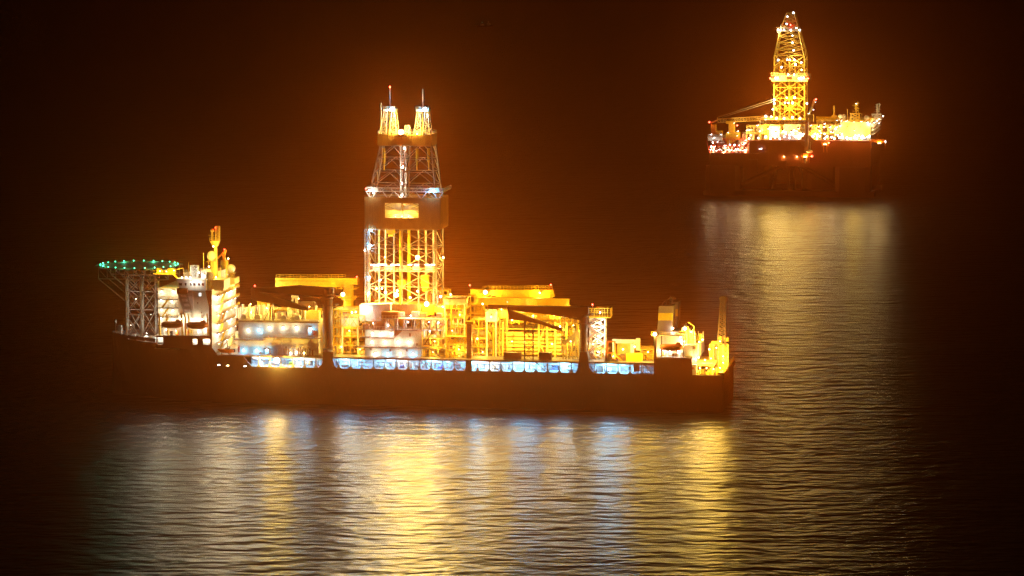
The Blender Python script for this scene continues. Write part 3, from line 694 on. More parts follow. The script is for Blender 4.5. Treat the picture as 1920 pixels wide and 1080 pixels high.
for (ul, ur, tl_, tr_, mast, mtop) in ((713, 745, 721.5, 741, 731, 165), (777.5, 807, 783, 803, 793, 167)):
    mb = MB(); za, zc = cz1 - .3, T(730, 208, 21).z
    a, c, d, e = T(ul, 240, 20).x, T(ur, 240, 20).x, T(tl_, 215, 20).x, T(tr_, 215, 20).x
    for (p0, p1, q0, q1) in ((a, a + 2.6, d, d + 1.1), (c - 2.6, c, e - 1.1, e)):
        mb.lattice([(p0, 18, za), (p1, 18, za), (p1, 24, za), (p0, 24, za)], [(q0, 19, zc), (q1, 19, zc), (q1, 23, zc), (q0, 23, zc)], 5, .3, .15, style='z')
    mb.box(d - .3, e + .3, 18, 24, zc, zc + .8); mb.cyl(((d + e) / 2 - .8, 20, zc + .8), ((d + e) / 2 - .8, 20, zc + 1.8), .6, 10)
    mb.rail([(d - .3, 18, zc + .8), (e + .3, 18, zc + .8)], 1.0, 1, .08)
    o = mb.build('top_tower', bpy.data.materials['derrick_steel'], der)
    mb = MB(); x = T(mast, 180, 21).x; mb.cyl((x, 21, zc + .8), (x, 21, T(mast, mtop, 21).z), .28, 8, .14); mb.build('antenna_mast', M['steel'], der)
    x = T(mast - 1, 240, 19).x; mb = MB(); mb.cyl((x, 19.5, za), (x, 19.5, za + 3), .5, 10); mb.cyl((x, 19.5, za + 3), (x, 19.5, zc), .12, 6); mb.build('crown_sheave', M['yellow'], der)
    lamp(der, T(mast + 4, 203, 17.6), 'bl', .9, .45, (.2, -1, -.3)); lamp(der, T(mast + 1.5, 203.5, 17.6), 'bl', 0, .3, (.2, -1, -.3), light=False)
lamp(der, T(731, 163, 21), 'red', .08, .32, (0, -1, 0), 'warning_light')
# derrick lamps
for u, v, y, kd, k, r in ((752, 248.5, 14.6, 'so', 11.0, 1.1), (783, 483, 14.5, 'so', 10.0, .9), (722, 483, 14.5, 'so', 1.5, .4), (831, 483, 24, 'so', 1.5, .4), (723, 548, 12, 'so', 2.4, .5), (743, 553, 11, 'so', 6.5, .9), (800, 570, 9, 'so', 6.0, .9),
        (783, 546, 14, 'so', 1.8, .4), (745, 545, 20, 'so', 1.5, .4), (706, 541, 14, 'so', 1, .35), (758, 278, 16, 'wh', .8, .35), (755.5, 313, 20, 'wh', .8, .4), (754.5, 344, 20, 'wh', .8, .4), (753.5, 366, 14, 'wh', .6, .4),
        (696, 432, 13, 'bl', .7, .42), (694, 460, 13, 'bl', .7, .42), (692.5, 520, 13, 'bl', .8, .45), (691.5, 550, 13, 'wh', .8, .4), (716, 541, 15, 'wh', .3, .3), (684, 469, 13, 'wh', .1, .3), (713, 525, 14, 'wh', .3, .3),
        (693, 357, 11.6, 'wh', .5, .35), (813, 357, 11.6, 'bl', .5, .38), (805, 360, 11.6, 'bl', .3, .3), (700, 362, 11.6, 'wh', .2, .3), (826, 556, 16, 'wh', .5, .4), (769, 558, 10, 'wh', .5, .35), (686, 577, 6.6, 'wh', .5, .4), (782, 251.5, 14.6, 'so', .8, .25)):
    lamp(der, T(u, v, y), kd, k if kd == 'so' else k * .35, r, (0, -.15, 1) if v < 255 else (0, -1, -.2))
# ladder runs, stair core
mb = MB(); xl = T(755, 320, 20).x
mb.lattice([(xl - 1, 20.5, zu0), (xl + 1, 20.5, zu0), (xl + 1, 22.5, zu0), (xl - 1, 22.5, zu0)], [(xl - 1, 20.5, zu1), (xl + 1, 20.5, zu1), (xl + 1, 22.5, zu1), (xl - 1, 22.5, zu1)], 9, .18, .1)
xl = T(694, 500, 13).x - 1.2
mb.lattice([(xl - .8, 13, zb), (xl + .8, 13, zb), (xl + .8, 15, zb), (xl - .8, 15, zb)], [(xl - .8, 13, zt), (xl + .8, 13, zt), (xl + .8, 15, zt), (xl - .8, 15, zt)], 14, .16, .1, style='z'); mb.build('ladder', M['steel'], der)
# ---- drill floor under the tower
fb = MB(); x0, x1, z0, z1 = R(686, 571, 834, 597, 11); fb.box(x0, x1, 11, 31, 34, 36.0)
for x in (x0 + 1, x0 + 10, x1 - 10, x1 - 1):
    for y in (11.5, 30): fb.box(x - .8, x + .8, y - .6, y + .6, ZD, 34)
for y in (11.5, 30): fb.beam((x0 + 1, y, ZD), (x0 + 10, y, 34), .5); fb.beam((x1 - 1, y, ZD), (x1 - 10, y, 34), .5)
df = fb.build('drill_floor', M['yelpale'], SHIP)
mb = MB(); clad(mb, *R(733, 571, 790, 597, 9.5), 9.5); mb.build('wind_wall', M['brown'], df)
mb = MB(); mb.prism(PX([(674, 571), (700, 571), (732, 569.5), (732, 582), (716, 597), (714, 602), (674, 602)], 7), 7, 12); mb.prism(PX([(699.6, 571.5), (700.4, 571.5), (700.4, 601), (699.6, 601)], 6.9), 6.9, 7); mb.prism(PX([(700, 586), (713, 571), (714, 571), (701, 586.5)], 6.88), 6.88, 7); mb.prism(PX([(700, 585), (701, 584.4), (716, 596), (715, 597)], 6.86), 6.86, 7); mb.build('wind_screen', M['lgrey'], df)
for u0, v0, u1, v1, y, mt in ((747, 586, 757, 597, 7, 'lgrey'), (771, 585, 785, 597, 7, 'white'), (787, 587, 800, 597, 7, 'yelpale'), (818, 588, 828, 598, 7, 'white'), (680, 608, 686, 617, 4, 'brown'), (687, 609, 692, 617, 4, 'brown'), (792, 574, 812, 590, 9, 'yellow')):
    mb = MB(); RB(mb, u0, v0, u1, v1, y, y + 3); x0, x1, z0, z1 = R(u0, v0, u1, v1, y); mb.box(x0 + .2, x1 - .2, y - .06, y, z0 + .3, z1 - .6); mb.build('tool_locker', M[mt], df)
# open truss storey on the deckhouse
mb = MB(); x0, x1, z0, z1 = R(706, 598.5, 833, 617, 3.2)
mb.box(x0, x1, 2.6, 12, z1 - .25, z1); mb.box(x1 - 10, x1, 2.6, 12, z0 - .3, z0)
for i, u in enumerate((723, 741, 757, 773, 789, 806, 819, 832)):
    x = T(u, 608, 3).x; mb.box(x - .22, x + .22, 2.8, 3.2, z0, z1 - .25); mb.box(x - .2, x + .2, 8, 8.4, z0, z1 - .25)
for a, c in ((724, 740), (822, 808), (790, 774)): mb.beam((T(a, 608, 3).x, 3, z1 - .4), (T(c, 608, 3).x, 3, z0), .3)
mb.rail([(x0, 2.6, z0), (x1, 2.6, z0)], 1.1, 1.2, .08); mb.rail([(x0, 2.6, z1), (x1, 2.6, z1)], 1.1, 1.2, .08); mb.build('truss_storey', M['lgrey'], df)
mb = MB(); mb.beam(T(812, 619, 3), T(797, 645, 3), .35); mb.beam(T(794, 646, 3), T(810, 647, 3), .35); mb.build('deck_brace', M['brown'], df)
for u, v, k in ((728, 610, .25), (765, 604, .2), (805, 604, .25), (822, 605, .2), (700, 606, .2), (770, 592, .25), (660, 586, .4), (806, 621, .25)): lamp(df, T(u, v, 4.2), 'wh', k, .25)

# ---- forward module top: vent pipes
rng = random.Random(5)
k = 0
for u in list(range(444, 508, 4)) + [511, 518, 529, 541, 545, 549, 553, 557, 561, 566, 572, 577, 583, 588, 593, 598, 632, 638]:
    y = rng.choice((9, 11, 13)); top = rng.uniform(570, 579) if u < 515 else rng.uniform(572, 588)
    p, q = T(u, 602, y), T(u, top, y); mb = MB(); mb.cyl((p.x, y, 30.4 if u < 600 else ZD), (p.x, y, q.z), .38, 10); mb.cyl((p.x, y, q.z - .4), (p.x, y, q.z), .52, 10); mb.build('vent_pipe', M['white'], SHIP)
mb = MB()                                                     # white A-frame behind the near boom
a, c, e = T(545, 570, 14), T(556, 572, 14), T(556, 556, 14)
mb.beam((a.x, 14, a.z), (e.x - .8, 14, e.z), .8); mb.beam((c.x, 14, c.z - 6), (e.x, 14, e.z), .9); mb.beam((e.x - 2, 14, e.z), (e.x + .8, 14, e.z), .7); mb.beam((a.x, 14, a.z), (a.x, 14, 30), .7); mb.build('a_frame', M['white'], SHIP)
for i, (u0, v0, u1, v1, y, mt) in enumerate(((451, 592, 462, 601, 7, 'white'), (477, 593, 488, 601, 7, 'white'), (527, 594, 536, 602, 7, 'lgrey'), (551, 594, 562, 602, 7, 'white'), (482, 560, 506, 575, 20, 'yellow'), (560, 568, 590, 582, 18, 'brown'), (572, 585, 598, 600, 9, 'yelpale'), (540, 588, 552, 601, 12, 'cream'))):
    mb = MB(); RB(mb, u0, v0, u1, v1, y, y + 3); x0, x1, z0, z1 = R(u0, v0, u1, v1, y); mb.box(x0 + .3, x1 - .3, y + .3, y + 2.6, z1, z1 + .5); mb.box(x0 + .3, x0 + 1.1, y - .06, y, z0 + .2, z1 - .3)
    if y > 15: mb.box(x0 + .4, x0 + .8, y + 1, y + 1.4, 30, z0); mb.box(x1 - .8, x1 - .4, y + 1, y + 1.4, 30, z0)
    mb.build('deck_locker', M[mt], SHIP)

# ---- process deck lamps (sodium)
for u, v, y, k in ((643, 552, 33, 3.0), (667, 585, 7, 1.6), (655, 620, 7, 1.2), (640, 650, 7, 1.0), (675, 655, 7, 1.0), (612, 590, 12, 1.0), (470, 570, 8, 1.0), (500, 578, 8, 1.0), (540, 572, 8, 1.0), (580, 575, 8, 1.2), (455, 592, 8, .6), (520, 560, 28, 1.2), (560, 560, 30, 1.2),
        (830, 575, 8, 2.2), (845, 552, 14, 1.6), (862, 590, 7, 1.2), (848, 620, 3, 1.2), (815, 640, 4, 1.2), (860, 655, 3, .9), (812, 660, 4, .8), (910, 548, 33, 3.0), (1012, 549, 34, 1.8), (921, 594, 8, 2.2), (905, 570, 10, 1.6), (940, 580, 12, 1.2), (895, 635, 9, 1.6), (905, 660, 9, 1.2),
        (960, 600, 17, 1.6), (1000, 592, 24, 1.6), (1040, 592, 20, 1.6), (960, 640, 9.5, 1.2), (1000, 640, 9.5, 1.2), (1035, 645, 9.5, 1.6), (1050, 612, 10, 1.6), (1070, 640, 10, 1.4), (1075, 610, 10, 1.2), (980, 575, 26, 1.2), (1060, 580, 26, 1.2),
        (1120, 640, 6, 1.0), (1168, 655, 1.5, 1.6), (1190, 650, 1, 1.6), (1215, 660, 3, 1.2), (1150, 668, 2, .6)):
    lamp(SHIP, T(u, v, y), 'so', k * .58, .2 if k < 1.5 else (.3 if k < 2.5 else .8), (random.uniform(-.5, .5), -1, -.4))

# ---- stair tower
st = MB(); x0, x1, z0, z1 = R(1106, 598, 1134, 672, 8)
st.lattice([(x0, 8, ZD), (x1, 8, ZD), (x1, 12, ZD), (x0, 12, ZD)], [(x0, 8, z1), (x1, 8, z1), (x1, 12, z1), (x0, 12, z1)], 5, .45, .3)
sto = st.build('stair_tower', M['white'], SHIP)
for k in range(6):
    za, zc = ZD + (z1 - ZD) * k / 6, ZD + (z1 - ZD) * (k + 1) / 6; a, c = (x0 - .5, x0 + 2.2) if k % 2 else (x0 + 2.2, x0 - .5)
    mb = MB(); mb.beam((a, 7.2, za), (c, 7.2, zc), .3, .9); mb.beam((c - .6, 7.2, zc), (c + .6, 7.2, zc), .3); mb.build('stair_flight', M['brown'], sto)
mb = MB(); x0, x1, z0, z1 = R(1104, 577, 1144.5, 596, 7.5); mb.box(x0, x1, 7.5, 13, z0, z0 + .4); mb.rail([(x0, 7.5, z0 + .4), (x1, 7.5, z0 + .4), (x1, 13, z0 + .4)], 3.2, 1.0, .12); mb.box(x1 - 5.5, x1 - 1, 8, 12.5, z1 - .3, z1); mb.rail([(x0, 7.5, z0 + 1.9), (x1, 7.5, z0 + 1.9)], 1.6, 1.1, .1); mb.build('cage_platform', M['yellow'], sto)
for u, v, k in ((1125, 586, .35), (1113, 612, .3), (1122, 630, .35), (1112, 645, .3), (1126, 606, .3), (1122, 660, .2)): lamp(sto, T(u, v, 5.8), 'wh', k * .6, .25)
# ---- aft deck fittings: white gantry, orange frame
mb = MB(); x0, x1, z0, z1 = R(1148, 637, 1200, 662, 9); mb.box(x0, x1, 9, 10.2, z1 - 1.5, z1); RB(mb, 1192, 634.5, 1200, 657, 9.05, 10.1); RB(mb, 1182, 645, 1188.5, 662, 7, 8); mb.box(x0, x0 + .8, 9.2, 10, ZD, z1 - 1.5)
mb.prism(PX([(1183, 645), (1188, 643), (1199, 637), (1199, 640), (1190, 647)], 8.1), 8.1, 8.9); mb.build('gantry', M['white'], SHIP)
mb = MB(); x0, x1, z0, z1 = R(1157, 644, 1182, 662, 10.5); mb.box(x0, x1, 10.5, 15, ZD, z1)
for k in range(4): x = x0 + .3 + k * (x1 - x0 - .6) / 3; mb.box(x - .15, x + .15, 10.35, 10.5, ZD, z1)
mb.build('winch_house', M['yelpale'], SHIP)
mb = MB(); a, c = T(1137, 673, 2.5), T(1153, 673, 2.5); zt_ = T(1140, 641, 2.5).z
for y in (2.5, 4.5):
    mb.beam((a.x - .5, y, ZD), (a.x + .4, y, zt_), .35); mb.beam((c.x, y, ZD), (c.x - .2, y, zt_), .35); mb.beam((a.x + .4, y, zt_), (c.x - .2, y, zt_), .35); mb.beam((a.x, y, ZD + 3), (c.x, y, ZD + 3), .25)
    mb.beam((c.x, y, ZD + 2.5), (c.x + 2.5, y, ZD), .3)
for x in (a.x + .4, c.x - .2): mb.beam((x, 2.5, zt_), (x, 4.5, zt_), .3)
mb.cyl(((a.x + c.x) / 2, 2.6, ZD + 2), ((a.x + c.x) / 2, 4.4, ZD + 2), .9, 12); mb.build('orange_winch_frame', M['orange'], SHIP)
mb = MB(); mb.prism(PX([(1131, 680), (1136, 672), (1140, 664), (1146, 664), (1148, 671), (1158, 677), (1160, 681)], 1.2), 1.2, 2.2); mb.build('winch_base', M['dark'], SHIP)

# ---- accommodation block
XA, XF = T(397, 600, 0).x, T(297, 600, 5).x
ZR = 42.2
ac = MB()
y_ = 3.0
ac.prism(PX([(335, 630), (335, 590), (346, 590), (352, 556), (352, 545), (385, 545), (391.5, 575), (392, 630)], y_), y_, y_ + 1.2)
ac.box(T(335, 600, 4.2).x, XA - .4, 4.2, 38.5, 20, ZR)
x0, x1, z0, z1 = R(297, 541, 338, 630, 6.5); ac.box(x0, x1, 6.5, 38, 20, z1)
ac.box(x0, XA - .4, .6, 38, 24.3, 24.7)
acc = ac.build('accommodation_block', M['cream'], SHIP)
mb = MB(); mb.box(XA - .4, XA, .5, 38.5, ZD, ZR); mb.build('aft_wall', M['white'], acc)
for k, v in enumerate((561, 577, 594, 610)):               # galleries on the forward part
    p0, p1 = T(296, v, 4.8), T((332, 338, 334, 332)[k], v, 4.8)
    f = MB(); f.box(p0.x, p1.x, 4.8, 6.45, p0.z - .25, p0.z); f.build('gallery_deck', M['deck'], acc)
    f = MB(); f.rail([(p0.x, 4.85, p0.z), (p1.x, 4.85, p0.z)], 1.1, 1.3, .07)
    f.build('handrail', M['yellow'], acc)
    if k:
        a, c = T(304, v, 5), T(316, (561, 577, 594)[k - 1], 5); f = MB(); f.beam((a.x, 5.2, a.z), (c.x, 5.2, c.z), .25, .5); f.rail([(a.x, 5.0, a.z), (c.x, 5.0, c.z)], 1, 1, .07); f.build('stair_flight', M['yellow'], acc)
# inclined bracket under the bridge wing
mb = MB(); mb.prism(PX([(333, 551), (352, 551), (360, 586), (344, 586)], 2.2), 2.2, 3.0); br_ = mb.build('wing_bracket', M['grey'], SHIP)
for a, c, d, e in ((338.5, 553, 347.5, 556.5), (340.5, 560.5, 351, 565.5), (344, 569.5, 354, 574.5), (345, 580, 356, 584)):
    mb = MB(); mb.prism(PX([(a, c), (d, c), (d + 2, e), (a + 2, e)], 2.15), 2.13, 2.19); mb.build('slot_panel', M['white'], br_)
mb = MB(); mb.prism(PX([(352, 551), (361, 545.5), (361.6, 556), (363, 580), (361, 580)], 2.5), 2.5, 3.0); mb.build('wing_fin', M['white'], acc)
# bridge
bd = MB(); bx0, bx1, bz0, bz1 = R(333, 524, 386, 541, 1.5); bd.prism(PX([(331.5, 524), (386, 526), (386, 545), (352, 544.5), (336, 541), (335, 538)], 1.5), 1.5, 40)
bd.prism(PX([(329.5, 523), (386.5, 525), (386.5, 526.3), (330, 524.3)], 1.0), 1.0, 40.5)
bdg = bd.build('bridge', M['white'], SHIP)
for a, c in ((335, 341.5), (346, 350), (356, 359.5), (361.5, 367), (370, 375.5), (377.5, 382.5)):
    mb = MB(); mb.prism(PX([(a, 530.5), (c, 530.7), (c - .3, 535.7), (a + 1, 535.4)], 1.45), 1.42, 1.48); mb.build('window', M['glass'], bdg)
mb = MB(); RB(mb, 331.5, 540.5, 351, 550.8, .2, 2.1); mb.build('bridge_wing', M['brown'], bdg)
for u in (357.5, 373): 
    mb = MB(); RB(mb, u, 549.5, u + 4, 555, 2.9, 2.97); mb.build('window', M['L_win'], acc)
for u, v in ((370.5, 568), (344, 585.5), (359, 585.5), (378, 586)):
    mb = MB(); RB(mb, u - .9, v - 1.2, u + .9, v + 1.2, 2.6, 2.97); mb.build('vent_box', M['brown'], acc)
for u, v, k in ((303, 546.5, .09), (325, 546.5, .09), (302, 563, .09), (322, 565, .09), (303, 581, .09), (324, 582, .09), (302, 597, .09), (324, 598, .09), (338, 568, .05)): lamp(acc, T(u, v, 5.9), 'wh', k, .25, (0, -.6, -.6), 'bulkhead_light', lr=.2)
for u, v, k in ((339, 598, .12), (360, 598, .13), (379, 598.5, .13), (326, 599, .1)): lamp(acc, T(u, v, 2.2), 'wh', k, .25, (0, -.6, -.6), 'bulkhead_light', lr=.2)
for u, v, k in ((341, 520.5, .12), (349.5, 520, .12), (357, 520, .12), (379, 514, .2), (373, 511, .15), (360, 528.5, .05), (371, 528.5, .06)): lamp(acc, T(u, v, .8 if v > 525 else 4), 'wh', k, .25, (0, -.8, -.5), 'bulkhead_light', lr=.2)
for u, v in ((312, 618), (330, 620), (355, 620), (372, 620), (385, 615)): lamp(acc, T(u, v, 2.4), 'wh', .08, .2, (0, -.5, -.7), 'bulkhead_light', lr=.2)
# lockers and doors under the lifeboats
for u0, v0, u1, v1, mt in ((303, 617, 308, 628, 'lgrey'), (318.5, 621, 323.5, 628.5, 'dark'), (330, 619, 334, 629, 'orange'), (371, 617, 379, 629, 'lgrey'), (356, 618, 361, 629, 'yelpale'), (352, 620, 354, 629, 'orange')):
    mb = MB(); RB(mb, u0, v0, u1, v1, 2.3, 2.95); mb.build('wall_locker', M[mt], acc)
mb = MB(); q0, q1 = T(296, 630, .3), T(391, 630, .3); mb.rail([(q0.x, .3, 24.75), (q1.x, .3, 24.75)], 1.0, 1.6, .07); mb.build('handrail', M['white'], acc)
# aft balconies
for k in range(6):
    z = ZD + 3.6 + k * 3.55; f = MB(); f.box(XA, XA + 1.6, 6, 39.5, z, z + .25); f.build('balcony_deck', M['deck'], acc)
    f = MB(); f.rail([(XA + 1.55, 6, z + .25), (XA + 1.55, 39.5, z + .25)], 1.1, 1.5, .09); f.build('handrail', M['yellow'], acc)
    f = MB(); y0 = 8 + (k % 2) * 3; f.beam((XA + 1.1, y0, z - 3.3 if k else ZD), (XA + 1.1, y0 + 6, z + .2), .7, .3); f.build('stair_flight', M['yellow'], acc)
    for j, y in enumerate((9, 16, 23, 30, 37)):
        lamp(acc, (XA + .5, y, z - .5), 'wh' if (j + k) % 3 else 'so', .17, .22, (.9, -.3, -.4), 'bulkhead_light', lr=.2, agg=.3)
        f = MB(); f.box(XA + .01, XA + .1, y + 2, y + 3, z - 3.2, z - 1.1); f.build('door', M['cream'], acc)
mb = MB(); mb.beam((XA + .2, 8, ZD), (XA + 5, 14, ZD + 6), .3); mb.box(XA + 2, XA + 7, 30, 33, ZD, ZD + 5); mb.build('deck_store', M['cream'], acc)
# bridge roof houses
for u0, v0, u1, v1, y0, y1, mt in ((344, 511, 352, 523, 8, 12, 'lgrey'), (377, 508, 388, 524, 5, 12, 'white'), (393, 508, 414, 524, 13, 24, 'cream'), (398, 525, 420, 541, 4, 14, 'cream'), (412, 522, 440, 532, 26, 34, 'yelpale')):
    mb = MB(); RB(mb, u0, v0, u1, v1, y0, y1); x0, x1, z0, z1 = R(u0, v0, u1, v1, y0); mb.rail([(x0, y0, z1), (x1, y0, z1)], 1, 1.2, .07); mb.box(x0 + .4, x1 - .4, y0 + .4, y1 - .4, 41.5, z0); mb.build('roof_house', M[mt], acc)
mb = MB(); x0, x1, z0, z1 = R(361, 498, 370, 520, 6)
mb.lattice([(x0, 6, z0), (x1, 6, z0), (x1, 8, z0), (x0, 8, z0)], [(x0, 6, z1), (x1, 6, z1), (x1, 8, z1), (x0, 8, z1)], 4, .25, .12); p = T(358.5, 515, 6); mb.cyl((p.x, 6, p.z), (p.x, 6, p.z + 3.6), .45, 10); mb.build('signal_mast', M['lgrey'], acc)
mb = MB(); p = T(382, 524, 10); mb.cyl((p.x, 10, p.z), (p.x, 10, T(382, 474, 10).z), .12, 6); p = T(354, 524, 10); mb.cyl((p.x, 10, p.z), (p.x, 10, T(354, 492, 10).z), .1, 6); mb.build('whip_antenna', M['yelpale'], acc)
# clutter of the roof edge
rng = random.Random(9); mb = MB()
for k in range(26):
    p = T(rng.uniform(387, 440), rng.uniform(528, 542), 4); y = rng.uniform(4, 30); x = rng.uniform(XA - 9, XA - .5)
    h = rng.uniform(.6, 2.2); mb.box(x - .4, x + .4, y, y + .7, ZR, ZR + h); mb.cyl((x + .8, y, ZR), (x + .8, y, ZR + h + .6), .12, 6)
mb.rail([(XA - 10, 3.2, ZR), (XA, 3.2, ZR), (XA, 38.4, ZR)], 1.2, 1.4, .09); mb.build('roof_fitting', M['yelpale'], acc)
def dome(u, v, r, y, sup):
    p = T(u, v, y); rr = r / 5.08; mb = MB(); mb.ball(p, rr, 20, 14); mb.cyl(p - Vector((0, 0, rr * 1.05)), p - Vector((0, 0, rr * .8)), rr * .75, 16); o = mb.build('satellite_dome', M['cream'], SHIP, True)
    mb = MB()
    for a in range(4):
        c = Vector((math.cos(a * PI / 2 + .6), math.sin(a * PI / 2 + .6), 0)) * rr * .7; mb.beam(p + c - Vector((0, 0, rr)), p + c * 1.2 - Vector((0, 0, rr + sup)), .2)
    mb.cyl(p - Vector((0, 0, rr + sup)), p - Vector((0, 0, rr)), .3, 8); mb.box(p.x - rr, p.x + rr, p.y - rr, p.y + rr, p.z - rr - .35, p.z - rr - .2); mb.build('dome_stand', M['yelpale'], o)
dome(397, 479.5, 9.5, 13, 5.5); dome(391, 517.5, 9.2, 5, 1.8); dome(433.5, 503, 8.2, 30, 4)
mt_ = MB(); c0 = T(400, 500, 13); zt_ = T(404, 424, 13).z; xk = T(404.5, 450, 13).x
mt_.cyl((xk - .3, 13, ZR), (xk, 13, T(400, 458, 13).z), 1.0, 12, .6)
mt_.prism(PX([(393, 452), (411, 451), (407, 462), (399, 462)], 12), 12, 14.5)
xq = T(408, 440, 13).x; mt_.lattice([(xq - .7, 12.4, T(400, 452, 13).z), (xq + .7, 12.4, T(400, 452, 13).z), (xq + .7, 13.8, T(400, 452, 13).z), (xq - .7, 13.8, T(400, 452, 13).z)], [(xq - .7, 12.4, zt_), (xq + .7, 12.4, zt_), (xq + .7, 13.8, zt_), (xq - .7, 13.8, zt_)], 5, .28, .15)
xq2 = T(398, 445, 13).x; mt_.cyl((xq2, 13, T(400, 452, 13).z), (xq2, 13, T(400, 434, 13).z), .5, 10); mt_.ball((xq2, 13, T(400, 432, 13).z), .8, 10, 8); mt_.box(xq2 - 1.6, xq2 + .8, 12.7, 13.2, T(400, 441.5, 13).z, T(400, 440.5, 13).z)
q = T(393, 452, 12); q2 = T(411, 452, 12); mt_.rail([(q.x, 12, q.z), (q2.x, 12, q.z)], 1.2, 1, .09)
mt_.build('radar_mast', M['yelpale'], acc)
kb = MB(); p0, p1 = T(421, 530, 22), T(421, 492, 22); kb.cyl((p0.x, 22, ZR), (p1.x, 22, p1.z), 1.1, 14); kb.cyl((p1.x, 22, p1.z - 1), (p1.x, 22, p1.z + .8), 1.5, 14)
kb.beam((p1.x, 22, p1.z), T(419, 474, 22), 1.0); kb.beam(T(420, 473, 22), T(408, 484, 22), .7); kb.beam(T(421, 478, 22), T(423, 468, 22), .8); kb.build('provision_crane', M['yellow'], acc)
for u, v, y, k in ((392, 500, 8, 1.0), (415, 515, 18, 1.2), (436, 522, 32, 1.0), (400, 462, 10, .5), (405, 520, 8, .8), (428, 485, 26, .6), (440, 531, 36, .5)): lamp(acc, T(u, v, y), 'so', k * .7, .28, (.3, -1, -.2), 'bulkhead_light')
# flood lamps of the aft face, standing on the forward module
for y, z in ((10, 33), (22, 34), (33, 34), (8, 24), (16, 22)): lamp(SHIP, (XA + 13, y, z), 'wh' if z > 33.5 else 'so', 1.8, .3, (-1, 0, -.1))

# davits
for u in (299, 314, 341, 347.5, 354, 389.5):
    mb = MB(); p0, p1, p2 = T(u + 1, 629, 1.2), T(u, 598, 1.2), T(u - 1.5, 588, .6)
    mb.beam((p0.x, 1.2, 24.7), (p1.x, 1.2, p1.z), .5, .7); mb.beam((p1.x, 1.2, p1.z), (p2.x, .6, p2.z), .4); mb.beam((p0.x, 2.6, 24.7), (p1.x, 1.2, p1.z - 2), .3); mb.build('davit', M['yellow'], SHIP)
# ---- lifeboats
def lifeboat(label, u0, v0, u1, v1, y, group=None):
    x0, x1, z0, z1 = R(u0, v0, u1, v1, y); L, Hh = x1 - x0, z1 - z0
    t = ship_thing('lifeboat', label, 'lifeboat', ((x0 + x1) / 2, y, z0), group=group)
    rings = []
    for k in range(13):
        f = k / 12; w = 1.55 * (1 - abs(2 * f - 1) ** 3.2) ** .6 + .05; x = -L / 2 + L * f
        lo = .22 * Hh * abs(2 * f - 1) ** 2.5; hi = Hh * (.80 - .18 * abs(2 * f - 1) ** 4)
        ring = []
        for a in range(14):
            th = 2 * PI * a / 14; cy, cz = math.cos(th), math.sin(th); zz = (lo + hi) / 2 + (hi - lo) / 2 * (abs(cz) ** .8) * (1 if cz > 0 else -1)
            ring.append((x, w * (abs(cy) ** .7) * (1 if cy > 0 else -1), zz))
        rings.append(ring)
    mb = MB(); mb.loft(rings); mb.build('hull', M['boat'], t, True)
    mb = MB(); mb.loft([[(L * .17, -.9, Hh * .75), (L * .47, -.75, Hh * .6), (L * .47, .75, Hh * .6), (L * .17, .9, Hh * .75)], [(L * .2, -.75, Hh * .9), (L * .38, -.6, Hh * .88), (L * .38, .6, Hh * .88), (L * .2, .75, Hh * .9)], [(L * .22, -.6, Hh), (L * .31, -.5, Hh), (L * .31, .5, Hh), (L * .22, .6, Hh)]]); mb.build('canopy', M['boat'], t)
    for f in (-.33, .36): mb = MB(); mb.beam((L * f, 0, Hh * .75), (L * f, 0, Hh * 1.15), .18); mb.beam((L * f, 0, Hh * 1.15), (L * f, 2.2, Hh * 1.5), .12); mb.build('lifting_hook', M['steel'], t)
    mb = MB()
    for s in (-1, 1): mb.cyl((-L * .36, s * 1.56, Hh * .45), (L * .36, s * 1.56, Hh * .45), .07, 6)
    mb.build('fender', M['dark'], t)
    mb = MB(); mb.box(-L / 2 + .1, -L / 2 + .5, -.06, .06, 0, Hh * .4); mb.cyl((-L / 2 + .2, 0, .25), (-L / 2 + .35, 0, .25), .3, 8); mb.build('propeller', M['dark'], t)
lifeboat('dark covered lifeboat hanging nearest the bow under the bridge wing', 302.5, 599.5, 342.5, 615, -1.2, 'lifeboats along the ship side')
lifeboat('dark covered lifeboat hanging beside the aft edge of the living quarters', 349, 600.5, 389.5, 616.5, -1.2, 'lifeboats along the ship side')
lifeboat('dark covered lifeboat in the recess of the stern house below the funnel', 1237.5, 642, 1281.5, 657.5, .8, 'lifeboats along the ship side')
x0, x1, z0, z1 = R(408, 654, 438, 661.5, 1.2); t = ship_thing('rescue_boat', 'small open orange boat on a cradle below the lit aft balconies', 'rescue boat', ((x0 + x1) / 2, 1.6, z0)); L = x1 - x0
mb = MB(); mb.loft([[(-L / 2, 0, 1.2), (-L / 2, 0, 1.0), (-L / 2, 0, 1.1)], [(-L * .3, -.8, 1.1), (-L * .3, 0, .2), (-L * .3, .8, 1.1)], [(0, -1.1, 1.0), (0, 0, 0), (0, 1.1, 1.0)], [(L / 2, -1, 1.0), (L / 2, 0, .05), (L / 2, 1, 1.0)]]); mb.build('hull', M['orange'], t)
mb = MB()
for s in (-1, 1): mb.pipe([(-L / 2, 0, 1.2), (-L * .3, s * .8, 1.15), (0, s * 1.1, 1.05), (L / 2, s, 1.05)], .22, 8)
mb.build('tube', M['orange'], t); mb = MB(); mb.box(-.2, 1.4, -.5, .5, .8, 1.8); mb.beam((1.4, -.5, 1.6), (1.6, -.5, 2.4), .1); mb.beam((1.4, .5, 1.6), (1.6, .5, 2.4), .1); mb.beam((1.6, -.5, 2.4), (1.6, .5, 2.4), .1); mb.build('console', M['brown'], t)
mb = MB(); mb.box(L / 2, L / 2 + .5, -.3, .3, .3, 1.5); mb.build('outboard_motor', M['dark'], t)
mb = MB(); zc_ = z0
